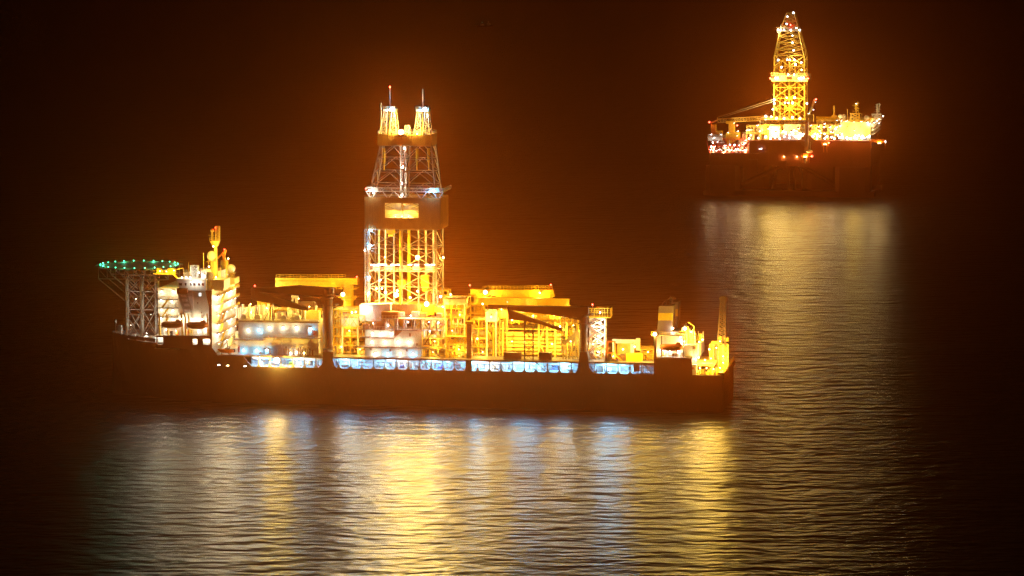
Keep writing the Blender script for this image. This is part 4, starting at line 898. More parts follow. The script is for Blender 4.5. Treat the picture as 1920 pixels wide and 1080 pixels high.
for x in (x0 + 1.5, x1 - 1.5): mb.beam((x, 1.0, ZD), (x, 1.6, zc_), .2); mb.beam((x, 2.4, ZD), (x, 1.6, zc_), .2)
mb.beam((x0 + 3.8, 2.9, ZD), (x0 + 3.2, 2.6, ZD + 5), .25); mb.beam((x0 + 3.2, 2.6, ZD + 5), (x0 + 3.4, 1.6, ZD + 5.2), .2); mb.build('boat_cradle', M['brown'], SHIP)

# ---- helideck
hc = T(261, 497, 21); HR = 15.4
pts = [(hc.x + HR * math.cos(a * PI / 4 + PI / 8), 21 + HR * math.sin(a * PI / 4 + PI / 8)) for a in range(8)]
mb = MB(); mb.slab(pts, hc.z - .5, hc.z); hd = mb.build('helideck', M['dgreen'], SHIP)
pn = [(hc.x + (HR + 1.6) * math.cos(a * PI / 4 + PI / 8), 21 + (HR + 1.6) * math.sin(a * PI / 4 + PI / 8)) for a in range(8)]
mb = MB()
for k in range(8):
    a, c = pts[k], pts[(k + 1) % 8]; d, e = pn[k], pn[(k + 1) % 8]
    mb.beam((*d, hc.z), (*e, hc.z), .12); mb.beam((*a, hc.z - .2), (*d, hc.z), .12)
    for f in range(1, 8): p = Vector((*a, 0)).lerp(Vector((*c, 0)), f / 8); q = Vector((*d, 0)).lerp(Vector((*e, 0)), f / 8); mb.beam((p.x, p.y, hc.z - .2), (q.x, q.y, hc.z), .08)
mb.build('safety_net', M['dgreen'], hd)
for k in range(24):
    a = 2 * PI * (k + .5) / 24; rr = HR * .975 * math.cos(PI / 8) / math.cos(((a + PI / 8) % (PI / 4)) - PI / 8) if False else HR * .955
    lamp(hd, (hc.x + rr * math.cos(a), 21 + rr * math.sin(a), hc.z + .3), 'gr', .045, .26, (0, -.3, .8), 'helideck_light', lr=.15, agg=.13)
tr_ = MB(); zf_ = 22.0; zd_ = hc.z - .5
cols = [(T(u, 560, y).x, y) for u, y in ((236.5, 12), (264, 12), (297, 12), (240, 30), (268, 30), (292, 30))]
for x, y in cols: tr_.cyl((x, y, zf_), (x, y, zd_ - 4.5), .42, 10)
for za, zc in ((zf_, 31), (31, 38), (38, zd_ - 4.5)):
    for i, j in ((0, 1), (1, 2), (3, 4), (4, 5), (0, 3), (1, 4), (2, 5)):
        a, c = cols[i], cols[j]; tr_.beam((*a, zc), (*c, zc), .32)
        if za < 40: tr_.beam((*a, za), (*c, zc), .22); tr_.beam((*c, za), (*a, zc), .22)
for y in (12, 30):
    xl, xr = hc.x - 13.5, hc.x + 13.5
    tr_.beam((xl, y, zd_ - 4), (xr, y, zd_ - 4), .3); tr_.beam((xl, y, zd_ - .2), (xr, y, zd_ - .2), .3)
    for k in range(9): x = xl + (xr - xl) * k / 8; tr_.beam((x, y, zd_ - 4), (x, y, zd_ - .2), .2); 
    for k in range(8): x = xl + (xr - xl) * k / 8; tr_.beam((x, y, zd_ - .2), (x + (xr - xl) / 8, y, zd_ - 4), .2)
    tr_.beam((xl, y, zd_ - 4), (cols[0][0], y, 36), .35); tr_.beam((xl + 4, y, zd_ - 4), (cols[0][0], y, 39), .25)
for k in range(9): x = hc.x - 13.5 + 27 * k / 8; tr_.beam((x, 12, zd_ - .3), (x, 30, zd_ - .3), .25)
tr_.build('support_truss', bpy.data.materials['derrick_steel'], hd)
mb = MB(); q0, q1, q2 = T(290, 513, 8), T(331, 512, 8), T(345, 502, 8)
mb.box(q0.x, q1.x, 6, 9, q0.z, q0.z + .25); mb.rail([(q0.x, 6, q0.z + .25), (q1.x, 6, q0.z + .25)], 1.2, 1.2, .1); mb.beam((q1.x - 2, 7, q0.z + 1.4), (q2.x, 7, q2.z), .8, .3); mb.box(q1.x - 3, q1.x - .5, 6.5, 8.5, q0.z + .3, q0.z + 2.2); mb.beam((q1.x + 2, 6, q0.z - 2.5), (q1.x - 1, 6, q0.z + .5), .5)
q = T(300, 507, 8); mb.box(q.x - .8, q.x + .8, 6.2, 7.5, q0.z + .26, q0.z + 2.2); mb.build('access_platform', M['yellow'], hd)
for u, v, k in ((312, 509, .35), (300, 508, .25), (326, 507, .3)): lamp(hd, T(u, v, 5.4), 'so', k, .2, (0, -.6, -.4))
for u, v, k in ((255, 560, .25), (283, 590, .25), (245, 610, .2), (275, 625, .2)): lamp(hd, T(u, v, 22), 'wh', k, .15, (0, -.4, -.6))
# forecastle gear
for i, (u, v, y) in enumerate(((222, 622, 21), (251, 632, 12), (259, 630, 12), (284, 634, 8), (290, 640, 5))):
    p = T(u, v, y); mb = MB(); mb.box(p.x - .8, p.x + .8, y - .8, y + .8, 21.7, 22.4); mb.cyl((p.x - .7, y, 23), (p.x + .7, y, 23), .75, 12)
    if i == 0: mb.cyl((p.x - 1, y, 22), (p.x - 1, y, 28), .2, 8); mb.box(p.x - .2, p.x + 1.4, y - .3, y + .3, 22.4, 26)
    mb.build('mooring_winch', M['lgrey'], SHIP)

# ---- stern house, funnels
sh = MB(); x0, x1, z0, z1 = R(1231, 628, 1283, 672, 4.5); sh.box(x0 - 1, x1, 4.5, 26, ZD - 1, z1)
sh.box(x0 - 1.5, x1 + .3, .3, 26.5, z1, z1 + .35)
x2, x3, z2, z3 = R(1283, 647, 1305, 668, 3); sh.box(x2, x3, 3, 26, ZD - .5, z3)
sn = sh.build('stern_house', M['grey'], SHIP)
for u0, v0, u1, v1 in ((1283.5, 648, 1298, 667),): 
    mb = MB(); RB(mb, u0, v0, u1, v1, 2.5, 2.98); mb.build('wall_panel', M['white'], sn)
mb = MB(); RB(mb, 1299, 650, 1304, 654.5, 2.8, 2.98); mb.build('louvre', M['brown'], sn)
mb = MB(); xa_ = T(1305, 650, 6).x; mb.box(xa_, xa_ + 1, 2.9, 26.2, 19.5, T(1320, 636, 20).z); mb.build('aft_wall', M['cream'], sn)
mb = MB(); mb.rail([(x0 - 1.5, .4, z1 + .35), (x1 + .3, .4, z1 + .35)], 1.1, 1.2, .09); mb.build('handrail', M['yellow'], sn)
mb = MB()
for u in (1240, 1281): p = T(u, 660, 2); mb.beam((p.x, 2.5, 20), (p.x, 2.5, z1), .35); mb.beam((p.x, 2.5, z1 - .8), (p.x, .8, z1 - .6), .3)
mb.build('davit', M['dark'], sn)
for k, u in enumerate((1243, 1250, 1262, 1270, 1277)):
    mb = MB(); RB(mb, u - 1.5, 659 + (k % 3) * 2, u + 1.5, 672, 3.6, 4.4); mb.build('wall_locker', M[('yelpale', 'white', 'dark', 'lgrey', 'white')[k]], sn)
mb = MB(); RB(mb, 1230, 671, 1298, 672.6, .3, 4.4); mb.build('boat_deck', M['deck'], sn)
for u, v, k in ((1238, 656, .1), (1256, 658, .12), (1272, 658, .12), (1282, 640, .25), (1247, 658, .1)): lamp(sn, T(u, v, 4), 'wh', k, .25, (0, -.6, -.6), 'bulkhead_light', lr=.2)
lamp(sn, T(1228, 626.5, -.4), 'so', 1.6, .7, (-.6, -1, -.2)); lamp(sn, T(1284.5, 616, 8), 'so', 2.2, .65, (.3, -1, -.2)); lamp(sn, T(1262, 615.5, 10), 'wh', .12, .28)
fgrey = pmat('funnel_grey_paint', (.17, .14, .13), .55, var=.2, scale=.5, streak=1, rust=.2)
def funnel(body, band, y0, y1, curved):
    mb = MB(); pb = PX(body, y0); mb.prism(pb, y0, y1); o = mb.build('funnel', fgrey, SHIP)
    mb = MB(); mb.prism(PX(band, y0 - .04), y0 - .04, y1 + .04); mb.build('funnel_band', M['yellow'], o)
    return o
f1 = funnel([(1235.5, 574), (1262.5, 573.5), (1260, 626), (1232.5, 624)], [(1234.6, 587), (1261.7, 587), (1260.9, 600.8), (1233.9, 600.8)], 10, 18, False)
f2 = funnel([(1263, 579), (1263, 573), (1259, 572.5), (1257.5, 569.5), (1260, 566.8), (1271.5, 566.5), (1271, 618), (1263.5, 618)], [(1263.3, 579.5), (1271.3, 579.5), (1271.2, 593), (1263.4, 593)], 21, 29, True)
for a, c, y, o in (((1243, 573), (1248, 564), 14, f1), ((1251, 573), (1257, 557), 15, f1), ((1261, 566), (1264, 558), 25, f2)):
    p0, p1 = T(*a, y), T(*c, y); mb = MB(); mb.pipe([(p0.x, y, p0.z - .5), (p0.x + .2, y, p0.z + (p1.z - p0.z) * .5), (p1.x - .3, y, p1.z - .4), (p1.x + .4, y, p1.z)], .42, 10); mb.build('exhaust_pipe', M['brown'], o)
# stern house roof machinery
rng = random.Random(21); mb = MB(); mw = MB()
for k in range(26):
    u = rng.uniform(1275, 1316); y = rng.uniform(6, 22); p = T(u, 640, y); x = p.x; zb_ = z3 if u < 1305 else z3
    h = rng.uniform(1, 6) * (1 - (u - 1275) / 60); mb.box(x - .5, x + .5, y, y + .9, zb_, zb_ + h); mw.cyl((x + .6, y, zb_), (x + .6, y, zb_ + h + 1.5), .15, 6)
mb.build('roof_machinery', M['yelpale'], SHIP); mw.build('roof_pipework', M['white'], SHIP)
mb = MB(); a, c = T(1288, 612, 9), T(1295, 645, 9); mb.lattice([(c.x - 1.5, 9, c.z), (c.x, 9, c.z), (c.x, 10.5, c.z), (c.x - 1.5, 10.5, c.z)], [(a.x - .6, 9, a.z), (a.x + .4, 9, a.z), (a.x + .4, 10, a.z), (a.x - .6, 10, a.z)], 4, .25, .15); mb.beam(T(1300, 640, 9), T(1301, 611, 9), .35); mb.beam(T(1301, 611, 9), T(1290, 604, 9), .3); mb.beam(T(1301, 626, 9), T(1306, 626, 9), .3); p = T(1314, 628, 14); mb.cyl((p.x, 14, z3), (p.x, 14, p.z), .6, 10); mb.ball(p, .8, 10, 8); mb.build('vent_crane', M['yelpale'], SHIP)
for u, v, y, k in ((1276, 632, 3, .8), (1317, 637, 4, .8), (1311, 641, 4, .6), (1330, 655, 3, .9), (1296, 622, 6, .6), (1310, 670, 1.5, .5)): lamp(SHIP, T(u, v, y), 'so', k, .28, (.5, -1, -.3))
for u, v, y, k in ((1365, 669, 20, .2), (1304.5, 673, 2, .12), (1322, 675, 4, .2)): lamp(SHIP, T(u, v, y), 'wh', k, .22, (0, -.8, -.3))
# ---- aft working deck
mb = MB(); x0, x1, z0, z1 = R(1298, 682, 1338, 686, 2); mb.box(x0, x1, 2, 24, z0, z1); mb.rail([(x0, 2, z1), (x1, 2, z1)], 1.1, 1.3, .08)
for x in (x0 + .5, x0 + 3, x1 - .5): mb.box(x - .2, x + .2, 2, 2.5, 13.9, z0)
ad = mb.build('mezzanine', M['yelpale'], SHIP)
mb = MB(); RB(mb, 1297.5, 684, 1306, 703, .6, 4); mb.build('deck_store', M['white'], SHIP)
mb = MB(); p = T(1299, 690.5, .5); mb.cyl((p.x, .48, p.z), (p.x, .6, p.z), .45, 14); mb.build('lifebuoy', M['orange'], SHIP)
rng = random.Random(31)
for k in range(13):
    u = 1309 + k * 3.3 + rng.uniform(-1, 1); y = rng.uniform(1.5, 8); p = T(u, 700, y); h = rng.uniform(1, 3.0); mb = MB()
    if k % 3 == 0: mb.cyl((p.x - .5, y, 14.6), (p.x + .5, y, 14.6), .8, 12); mb.box(p.x - .7, p.x + .7, y - .8, y + .8, 13.75, 14); nm, mt = 'mooring_winch', 'yelpale'
    elif k % 3 == 1: mb.cyl((p.x, y, 13.75), (p.x, y, 13.75 + h), .35, 10); mb.ball((p.x, y, 13.75 + h), .45, 10, 6); nm, mt = 'bollard', 'brown'
    else: mb.box(p.x - .6, p.x + .6, y, y + 1, 13.75, 13.75 + h); mb.box(p.x - .4, p.x + .4, y - .1, y, 14, 13.75 + h * .7); nm, mt = 'deck_locker', 'yellow'
    mb.build(nm, M[mt], SHIP)
for u, v, y, k in ((1312, 690, 1.2, .35), (1325, 690, 1.2, .45), (1338, 692, 1.2, .4), (1350, 690, 5, .5), (1333, 672, 5, .5), (1356, 680, 9, .4)): lamp(SHIP, T(u, v, y), 'so', k, .2, (.2, -1, -.3))
# ---- aft lattice crane
kc = MB(); y = 13.0; x0, x1, z0, z1 = R(1339, 645, 1348, 700, y); kc.cyl(((x0 + x1) / 2, y, 13.8), ((x0 + x1) / 2, y, z1), (x1 - x0) / 2, 16); kc.cyl(((x0 + x1) / 2, y, 19), ((x0 + x1) / 2, y, 19.6), 1.4, 16)
kr = kc.build('crane', M['brown'], SHIP)
bt, tp = T(1353, 645, y), T(1357, 556, y); b2 = T(1353, 645, y)
mb = MB(); mb.lattice([(bt.x - 1.4, y - 1, bt.z), (bt.x + 1.4, y - 1, bt.z), (bt.x + 1.4, y + 1, bt.z), (bt.x - 1.4, y + 1, bt.z)], [(tp.x - 1.0, y - .7, tp.z), (tp.x + .6, y - .7, tp.z), (tp.x + .6, y + .7, tp.z), (tp.x - 1.0, y + .7, tp.z)], 12, .4, .2); mb.box(tp.x - 1.6, tp.x + 1, y - .8, y + .8, tp.z - 1.2, tp.z); mb.cyl((tp.x + 1.2, y, tp.z - .6), (bt.x + 3, y, bt.z - 4), .07, 6); mb.cyl((tp.x - 1.2, y, tp.z - .6), (bt.x - 1.8, y, bt.z), .07, 6); mb.build('boom', M['brown'], kr)
mb = MB(); RB(mb, 1346, 630, 1353, 646, y - 1, y + 1.5); RB(mb, 1357, 633, 1366, 640, y - 1, y + 1.5); RB(mb, 1334, 640, 1347, 645, y - 1, y + 1); mb.build('winch_house', M['yellow'], kr)
mb = MB()
for u in (1334.5, 1351, 1361):
    a = T(u, 700, y); mb.lattice([(a.x - .8, y - 1, 13.8), (a.x + .8, y - 1, 13.8), (a.x + .8, y + 1, 13.8), (a.x - .8, y + 1, 13.8)], [(a.x - .8, y - 1, T(u, 645, y).z), (a.x + .8, y - 1, T(u, 645, y).z), (a.x + .8, y + 1, T(u, 645, y).z), (a.x - .8, y + 1, T(u, 645, y).z)], 7, .24, .13)
mb.build('crane_frame', M['yelpale'], kr)
lamp(kr, T(1343, 652, 10), 'so', .5, .2); lamp(kr, T(1356, 668, 11), 'so', .9, .2); lamp(kr, T(1350, 640, 8), 'so', .2, .2, (.2, -.3, 1))

# ================================================================== FAR SEMI-SUBMERSIBLE RIG
Q = Survey(1480, 369, 10.0)
RIG = thing('semi_submersible_rig', 'distant red-hulled drilling platform on columns with tall lit lattice tower', 'oil rig', Q.o, -Q.yaw)
def QX(pts, y): return [(lambda q: (q.x, q.z))(Q(u, v, y)) for u, v in pts]
def QR(u0, v0, u1, v1, y):
    a, c = Q(u0, v1, y), Q(u1, v0, y); return a.x, c.x, a.z, c.z
def QB(mb, u0, v0, u1, v1, y0, y1):
    x0, x1, z0, z1 = QR(u0, v0, u1, v1, y0); return mb.box(x0, x1, y0, y1, z0, z1)
W = 78.0
ZT = Q(1500, 263, 0).z; ZL = Q(1370, 287, 0).z; ZB = Q(1500, 312, 0).z
XL, XM, XR = Q(1330, 285, 0).x, Q(1426, 262, 0).x, Q(1633, 262, 0).x
mb = MB(); mb.box(XM, XR, 0, W, ZB, ZT); mb.box(XL, XM, 0, W, ZB, ZL)
for u in (1440, 1470, 1540, 1575, 1600): x = Q(u, 280, 0).x; mb.box(x - .25, x + .25, -.25, 0, ZB, ZT - .5)
mb.box(XL, XR, -.2, 0, ZB + 2, ZB + 2.5); mb.box(XM, XR, -.4, 0, ZT - .5, ZT)
qh = mb.build('deck_box', M['hullred'], RIG)
mb = MB(); QB(mb, 1405, 264, 1427, 287, -.05, 12); mb.build('deck_step', M['hullred'], RIG)
def column(x, y, hw, z0, z1):
    ring = lambda z: [(x + sx * (hw - (0 if b else 3)), y + sy * (hw - (3 if b else 0)), z) for sx, sy, b in ((-1, -1, 1), (-1, 1, 1), (-1, 1, 0), (1, 1, 0), (1, 1, 1), (1, -1, 1), (1, -1, 0), (-1, -1, 0))]
    return MB().loft([ring(z0), ring(z1)])
for x, y in ((Q(1358, 330, 8).x, 9.5), (Q(1600, 330, 8).x, 9.5), (Q(1358, 330, 8).x, W - 9.5), (Q(1600, 330, 8).x, W - 9.5), (Q(1413, 330, 40).x, W / 2), (Q(1540, 330, 40).x, W / 2)):
    c = column(x, y, 11, 3.5, ZB).build('column', M['hullred'], RIG)
for y in (9.5, W - 9.5):
    mb = MB(); mb.box(XL - 4, XR + 2, y - 8, y + 8, -4, 3.5); mb.box(XL, XL + 8, y - 8.2, y - 8, 1, 3); mb.build('pontoon', M['hullred'], RIG)
for u, u2 in ((1385, 1470), (1575, 1500)):
    a, c = Q(u, 355, 9), Q(u2, 314, 9); 
    for y in (9, W - 9): mb = MB(); mb.cyl((a.x, y, 6), (c.x, y, ZB), 1.3, 12); mb.build('brace', M['hullred'], RIG)
mb = MB(); x = Q(1478, 340, 30).x
for dx in (-10, 0, 4, 9): mb.cyl((x + dx, 32 + dx, 0), (x + dx * .6, 30 + dx, ZB), .7, 10)
mb.build('riser', M['cream'], RIG)
for u0, v0, u1, v1 in ((1466, 302, 1474, 318), (1404, 300, 1420, 325), (1340, 294, 1349, 300)):
    mb = MB(); QB(mb, u0, v0, u1, v1, -1.2, -.25); x0, x1, z0, z1 = QR(u0, v0, u1, v1, -1.2); mb.box(x0 - .3, x1 + .3, -2.2, -.1, z1, z1 + .4); mb.build('hull_sponson', M['hullred'], RIG)
# lower left working deck: truss, yellow hoist, lamps
mb = MB(); a, c = Q(1330, 286, 1), Q(1402, 286, 1); zt_ = Q(1330, 263, 1).z
for k in range(9):
    x = a.x + (c.x - a.x) * k / 8
    mb.beam((x, 1, ZL), (x + (2 if k % 2 else -2), 1, zt_), .45); mb.beam((x, 12, ZL), (x + 2, 12, zt_), .4)
mb.beam((Q(1337, 263, 1).x, 1, zt_), (Q(1350, 286, 1).x, 1, ZL), .9); mb.beam((Q(1405, 263, 1).x, 1, zt_), (Q(1390, 286, 1).x, 1, ZL), .9)
mb.box(a.x, c.x, 2, 24, ZL + 4, ZL + 4.4); mb.rail([(a.x, .3, ZL), (c.x, .3, ZL)], 1.4, 2.5, .2); mb.build('lower_deck_truss', M['red'], RIG)
mb = MB(); QB(mb, 1327, 257, 1354, 264, 2, 20); x0, x1, z0, z1 = QR(1327, 257, 1354, 264, 2); mb.rail([(x0, 2, z1), (x1, 2, z1)], 1.4, 2, .2); mb.build('corner_platform', M['white'], RIG)
rng = random.Random(41)
def qmodule(u0, v0, u1, v1, y0, y1, n, seed, mats, name='deck_module'):
    rng = random.Random(seed); x0, x1, z0, z1 = QR(u0, v0, u1, v1, y0); mb = MB(); pp = MB(); nb = max(2, int((x1 - x0) / 4))
    for i in range(nb + 1):
        x = x0 + (x1 - x0) * i / nb; mb.box(x - .25, x + .25, y0, y0 + .5, z0, z1)
    nl = max(1, int((z1 - z0) / 3))
    for j in range(1, nl + 1):
        z = z0 + (z1 - z0) * j / nl; mb.box(x0, x1, y0 - .1, y0 - .01, z - .3, z); mb.box(x0, x1, y0 + .6, y1, z - .2, z - .05); mb.rail([(x0, y0 - .1, z), (x1, y0 - .1, z)], 1.1, 2, .16)
    o = mb.build(name, M[mats[0]], RIG)
    for k in range(n):
        x = rng.uniform(x0 + 1, x1 - 1); y = rng.uniform(y0 + .7, y1 - 1); j = rng.randrange(nl); za = z0 + (z1 - z0) * j / nl; hh = (z1 - z0) / nl; t = rng.random()
        if t < .35: pp.box(x - rng.uniform(.6, 1.8), x + rng.uniform(.6, 1.8), y, y + 1.5, za, za + hh * rng.uniform(.4, .95))
        elif t < .6: pp.cyl((x, y, za), (x, y, za + hh), rng.uniform(.2, .7), 8)
        elif t < .8: pp.cyl((x - 2, y, za + hh * .5), (x + 2, y, za + hh * .5), rng.uniform(.2, .8), 8)
        else: pp.beam((x - 1.5, y, za), (x + 1.5, y, za + hh), .3)
    pp.build('machinery', M[mats[1]], o)
    return o
qmodule(1392, 252, 1432, 286, 14, 30, 40, 1, ('white', 'cream')); qmodule(1400, 238, 1440, 263, 6, 22, 50, 2, ('yelpale', 'white'))
qmodule(1432, 226, 1512, 263, 8, 30, 140, 3, ('yelpale', 'white')); qmodule(1425, 222, 1480, 240, 30, 44, 50, 4, ('white', 'yelpale'))
qmodule(1514, 238, 1578, 263, 5, 26, 110, 5, ('yelpale', 'cream')); qmodule(1532, 226, 1580, 240, 24, 40, 50, 6, ('yellow', 'yelpale')); qmodule(1332, 262, 1402, 286, 3, 14, 60, 7, ('red', 'white'))
for i, (u0, v0, u1, v1, y0, y1, mt) in enumerate(((1442, 236, 1462, 258, 6, 12, 'white'), (1470, 232, 1500, 250, 7, 14, 'cream'), (1462, 250, 1508, 262, 4, 8, 'white'), (1520, 245, 1535, 262, 4, 8, 'yelpale'))):
    mb = MB(); QB(mb, u0, v0, u1, v1, y0, y1); x0, x1, z0, z1 = QR(u0, v0, u1, v1, y0); mb.box(x0 + .5, x1 - .5, y0 + .5, y1 - .5, z1, z1 + .8); n = int(x1 - x0) // 2
    for k in range(n): x = x0 + (x1 - x0) * (k + .5) / n; mb.box(x - .12, x + .12, y0 - .12, y0, z0 + .3, z1 - .3)
    mb.build('equipment_housing', M[mt], RIG)
# living quarters
mb = MB(); x0, x1, z0, z1 = QR(1575, 229, 1631.5, 258, 3); mb.box(x0, x1, 3, W - 20, ZT, z1); q = mb.build('living_quarters', M['cream'], RIG)
mb = MB(); mb.box(x1, x1 + .5, 2.5, W - 6, ZT, z1 - .8); mb.build('end_wall', M['white'], q)
for k in range(4):
    z = ZT + 1.8 + k * (z1 - ZT - 2) / 4; mb = MB(); mb.box(x1 + .5, x1 + 1.8, 3, W - 8, z + 1.6, z + 1.9); mb.build('balcony', M['lgrey'], q)
    for y in (10, 28, 46, 62):
        mb = MB(); mb.box(x1 + .5, x1 + .56, y, y + 2.5, z, z + 1.2); mb.build('window', M['glass'], q)
mb = MB(); mb.rail([(x0, 3, z1), (x1, 3, z1), (x1, W - 20, z1)], 1.3, 2, .18); mb.build('handrail', M['yellow'], q)
mb = MB(); QB(mb, 1588, 236.5, 1589.5, 238.5, 2.9, 3); QB(mb, 1613, 236.5, 1614.5, 238.5, 2.9, 3); mb.build('vent_louvre', M['brown'], q)
mb = MB(); QB(mb, 1630, 222, 1636, 229, 20, 40); x0_, x1_, z0_, z1_ = QR(1630, 222, 1636, 229, 20); mb.box(x0_ - .4, x1_ + .4, 19.6, 40.4, z1_, z1_ + .4); mb.build('roof_house', M['yellow'], RIG)
for u, v, r, y in ((1575.5, 218, 4.2, 14), (1582.5, 218.5, 4.6, 22), (1625, 221, 5.6, 20)):
    p = Q(u, v, y); mb = MB(); mb.ball(p, r / 3, 16, 12); mb.cyl((p.x, y, z1), (p.x, y, p.z - r / 3.4), r / 5, 10); mb.build('satellite_dome', M['cream'], RIG, True)
for u, vt, y, mt in ((1603, 192, 16, 'yellow'), (1643, 195, 30, 'lgrey')):
    p, q_ = Q(u, 228, y), Q(u, vt, y); mb = MB(); zm = p.z + (q_.z - p.z) * .4
    mb.lattice([(p.x - 3, y, z1), (p.x + 3, y, z1), (p.x + 3, y + 4, z1), (p.x - 3, y + 4, z1)], [(p.x - 2.4, y, zm), (p.x + 2.4, y, zm), (p.x + 2.4, y + 4, zm), (p.x - 2.4, y + 4, zm)], 2, .7, .4)
    mb.box(p.x - 3.4, p.x + 3.4, y - .3, y + 4.3, zm, zm + .6); mb.beam((p.x + .6, y + 2, zm), (p.x + .3, y + 2, q_.z), 1.1)
    for k in range(4): z = zm + 1.5 + k * (q_.z - zm) / 4.4; mb.box(p.x - 1.8 + (k % 2), p.x + 1.8 + (k % 2), y + 1.8, y + 2.2, z, z + .35); mb.box(p.x + 1.2, p.x + 1.9, y + 1.6, y + 2.4, z + .35, z + 1.2)
    mb.build('antenna_mast', M[mt], RIG)
mb = MB()
for u, vt in ((1589, 205), (1610, 206), (1616, 212)): p = Q(u, 228, 24); mb.cyl((p.x, 24, z1), (p.x, 24, Q(u, vt, 24).z), .2, 6)
mb.build('whip_antenna', M['yelpale'], RIG)
mb = MB(); QB(mb, 1530, 219, 1573, 223, 34, 36); QB(mb, 1530, 226, 1570, 228, 30, 32); p = Q(1564, 198, 35); mb.beam((p.x, 35, Q(1564, 220, 35).z), (p.x, 35, p.z), 1.2); QB(mb, 1559, 216, 1569, 219, 33, 37)
for u in (1535, 1568): x = Q(u, 230, 35).x; mb.box(x - .5, x + .5, 34.4, 35.4, ZT, Q(u, 223, 35).z)
mb.build('pipe_gantry', M['yellow'], RIG)
# derrick of the rig
def level(ul, ur, v, y0, y1):
    a, c = Q(ul, v, y0), Q(ur, v, y0); return [(a.x, y0, a.z), (c.x, y0, a.z), (c.x, y1, a.z), (a.x, y1, a.z)]
L0, L1, L2, L3 = level(1451, 1508.5, 224, 30, 48), level(1452, 1508, 104, 30, 48), level(1463, 1497, 56, 34, 44), level(1475, 1489.5, 24, 36.5, 41.5)
mb = MB()
def midl(L): return [L[0], tuple((Vector(L[0]) + Vector(L[1])) / 2), tuple((Vector(L[2]) + Vector(L[3])) / 2), L[3]]
def midr(L): return [tuple((Vector(L[0]) + Vector(L[1])) / 2), L[1], L[2], tuple((Vector(L[2]) + Vector(L[3])) / 2)]
for f in (midl, midr): mb.lattice(f(L0), f(L1), 6, .9, .4)
mb.lattice(L1, L2, 4, .8, .36); mb.lattice(L2, L3, 4, .6, .3)
qd = mb.build('derrick', M['yelpale'], RIG)
mb = MB()
for u, w in ((1463, .8), (1498, .8), (1482, .5), (1472, .4), (1491, .5)): x = Q(u, 150, 39).x; mb.box(x - w, x + w, 38.5, 39.6, L0[0][2], Q(1480, 112, 39).z)
mb.build('guide_column', M['yellow'], qd)
mb = MB(); x0, x1, z0, z1_ = QR(1446, 141, 1514, 152.5, 27); mb.box(x0, x1, 27, 27.5, z0, z1_); mb.box(x0, x0 + .5, 27.5, 51, z0, z1_); mb.box(x1 - .5, x1, 27.5, 51, z0, z1_); mb.box(x0, x1, 51, 51.5, z0, z1_); mb.box(x0 + .5, x1 - .5, 27.5, 30, z0, z0 + .3); mb.rail([(x0, 27, z1_), (x1, 27, z1_)], 1.3, 2, .2); mb.build('wind_wall', M['cream'], qd)
mb = MB(); QB(mb, 1475, 144, 1485, 149, 26.8, 27); mb.build('vent_louvre', M['brown'], qd)
mb = MB(); x0, x1, z0, z1_ = QR(1457, 56, 1501, 58.5, 33); mb.box(x0, x1, 33, 45, z0, z1_); mb.rail([(x0, 33, z1_), (x1, 33, z1_)], 1.6, 2, .2); mb.beam((x0, 34, z0), (Q(1466, 72, 34).x, 34, Q(1466, 72, 34).z), .4); mb.beam((x1, 34, z0), (Q(1495, 72, 34).x, 34, Q(1495, 72, 34).z), .4); p = Q(1464.5, 46, 35); mb.cyl((p.x, 35, z1_), (p.x, 35, p.z), .6, 8); QB(mb, 1478, 51, 1491, 56, 36, 42); mb.build('crown_platform', M['lgrey'], qd)
mb = MB(); QB(mb, 1470, 113, 1497, 115, 31, 33); mb.build('racking_platform', M['yellow'], qd); mb = MB(); QB(mb, 1472, 197, 1494, 199, 31, 33); mb.beam(Q(1472, 199, 31), Q(1486, 216, 31), .7); mb.beam(Q(1490, 199, 31), Q(1473, 216, 31), .7); mb.build('racking_platform', M['yellow'], qd)
# cranes of the rig
mb = MB(); QB(mb, 1366, 232, 1377, 257, 10, 14); QB(mb, 1361, 227, 1377, 232, 8, 16); QB(mb, 1361, 249, 1385, 262, 5, 16); mb.prism(QX([(1358, 262), (1380, 262), (1374, 270), (1364, 270)], 5.1), 5.1, 15)
ck = mb.build('crane', M['yellow'], RIG)
mb = MB(); p0, p1 = Q(1346, 225, 12), Q(1432, 222, 12); mb.lattice([(p0.x, 11, p0.z - 1.6), (p0.x, 13, p0.z - 1.6), (p0.x, 13, p0.z + .6), (p0.x, 11, p0.z + .6)], [(p1.x, 11, p1.z - 1.2), (p1.x, 13, p1.z - 1.2), (p1.x, 13, p1.z + 1.4), (p1.x, 11, p1.z + 1.4)], 16, .6, .3, style='z'); mb.beam(p0, Q(1334, 230, 12), 1.0); mb.beam(Q(1345, 220, 12), Q(1346, 228, 12), .6); mb.build('boom', M['yelpale'], ck)
mb = MB(); mb.cyl(Q(1346, 220, 12), Q(1450, 186, 29), .12, 6); mb.cyl(Q(1354, 220, 12), Q(1450, 190, 29), .12, 6); mb.build('stay_wire', M['steel'], ck)
mb = MB(); QB(mb, 1333, 234, 1342, 258, 14, 18); QB(mb, 1342, 246, 1353, 252, 10, 18); a = Q(1334, 232, 14); mb.beam((a.x, 14, a.z - 8), (a.x, 14, a.z), .7); mb.build('hoist_tower', M['yellow'], RIG)
mb = MB(); x0, x1, z0, z1_ = QR(1508.5, 228, 1516.5, 270, -3); cx = (x0 + x1) / 2
mb.cyl((cx, -1.5, Q(1512, 306, -2).z), (cx, -1.5, z1_), (x1 - x0) / 2, 16); mb.prism(QX([(1496, 262.5), (1529, 262.5), (1526, 266), (1518, 275), (1507, 275), (1499, 266)], -1.0), -1.0, 0); mb.prism(QX([(1500, 262), (1508, 252), (1517, 252), (1526, 262)], -.5), -.5, 3)
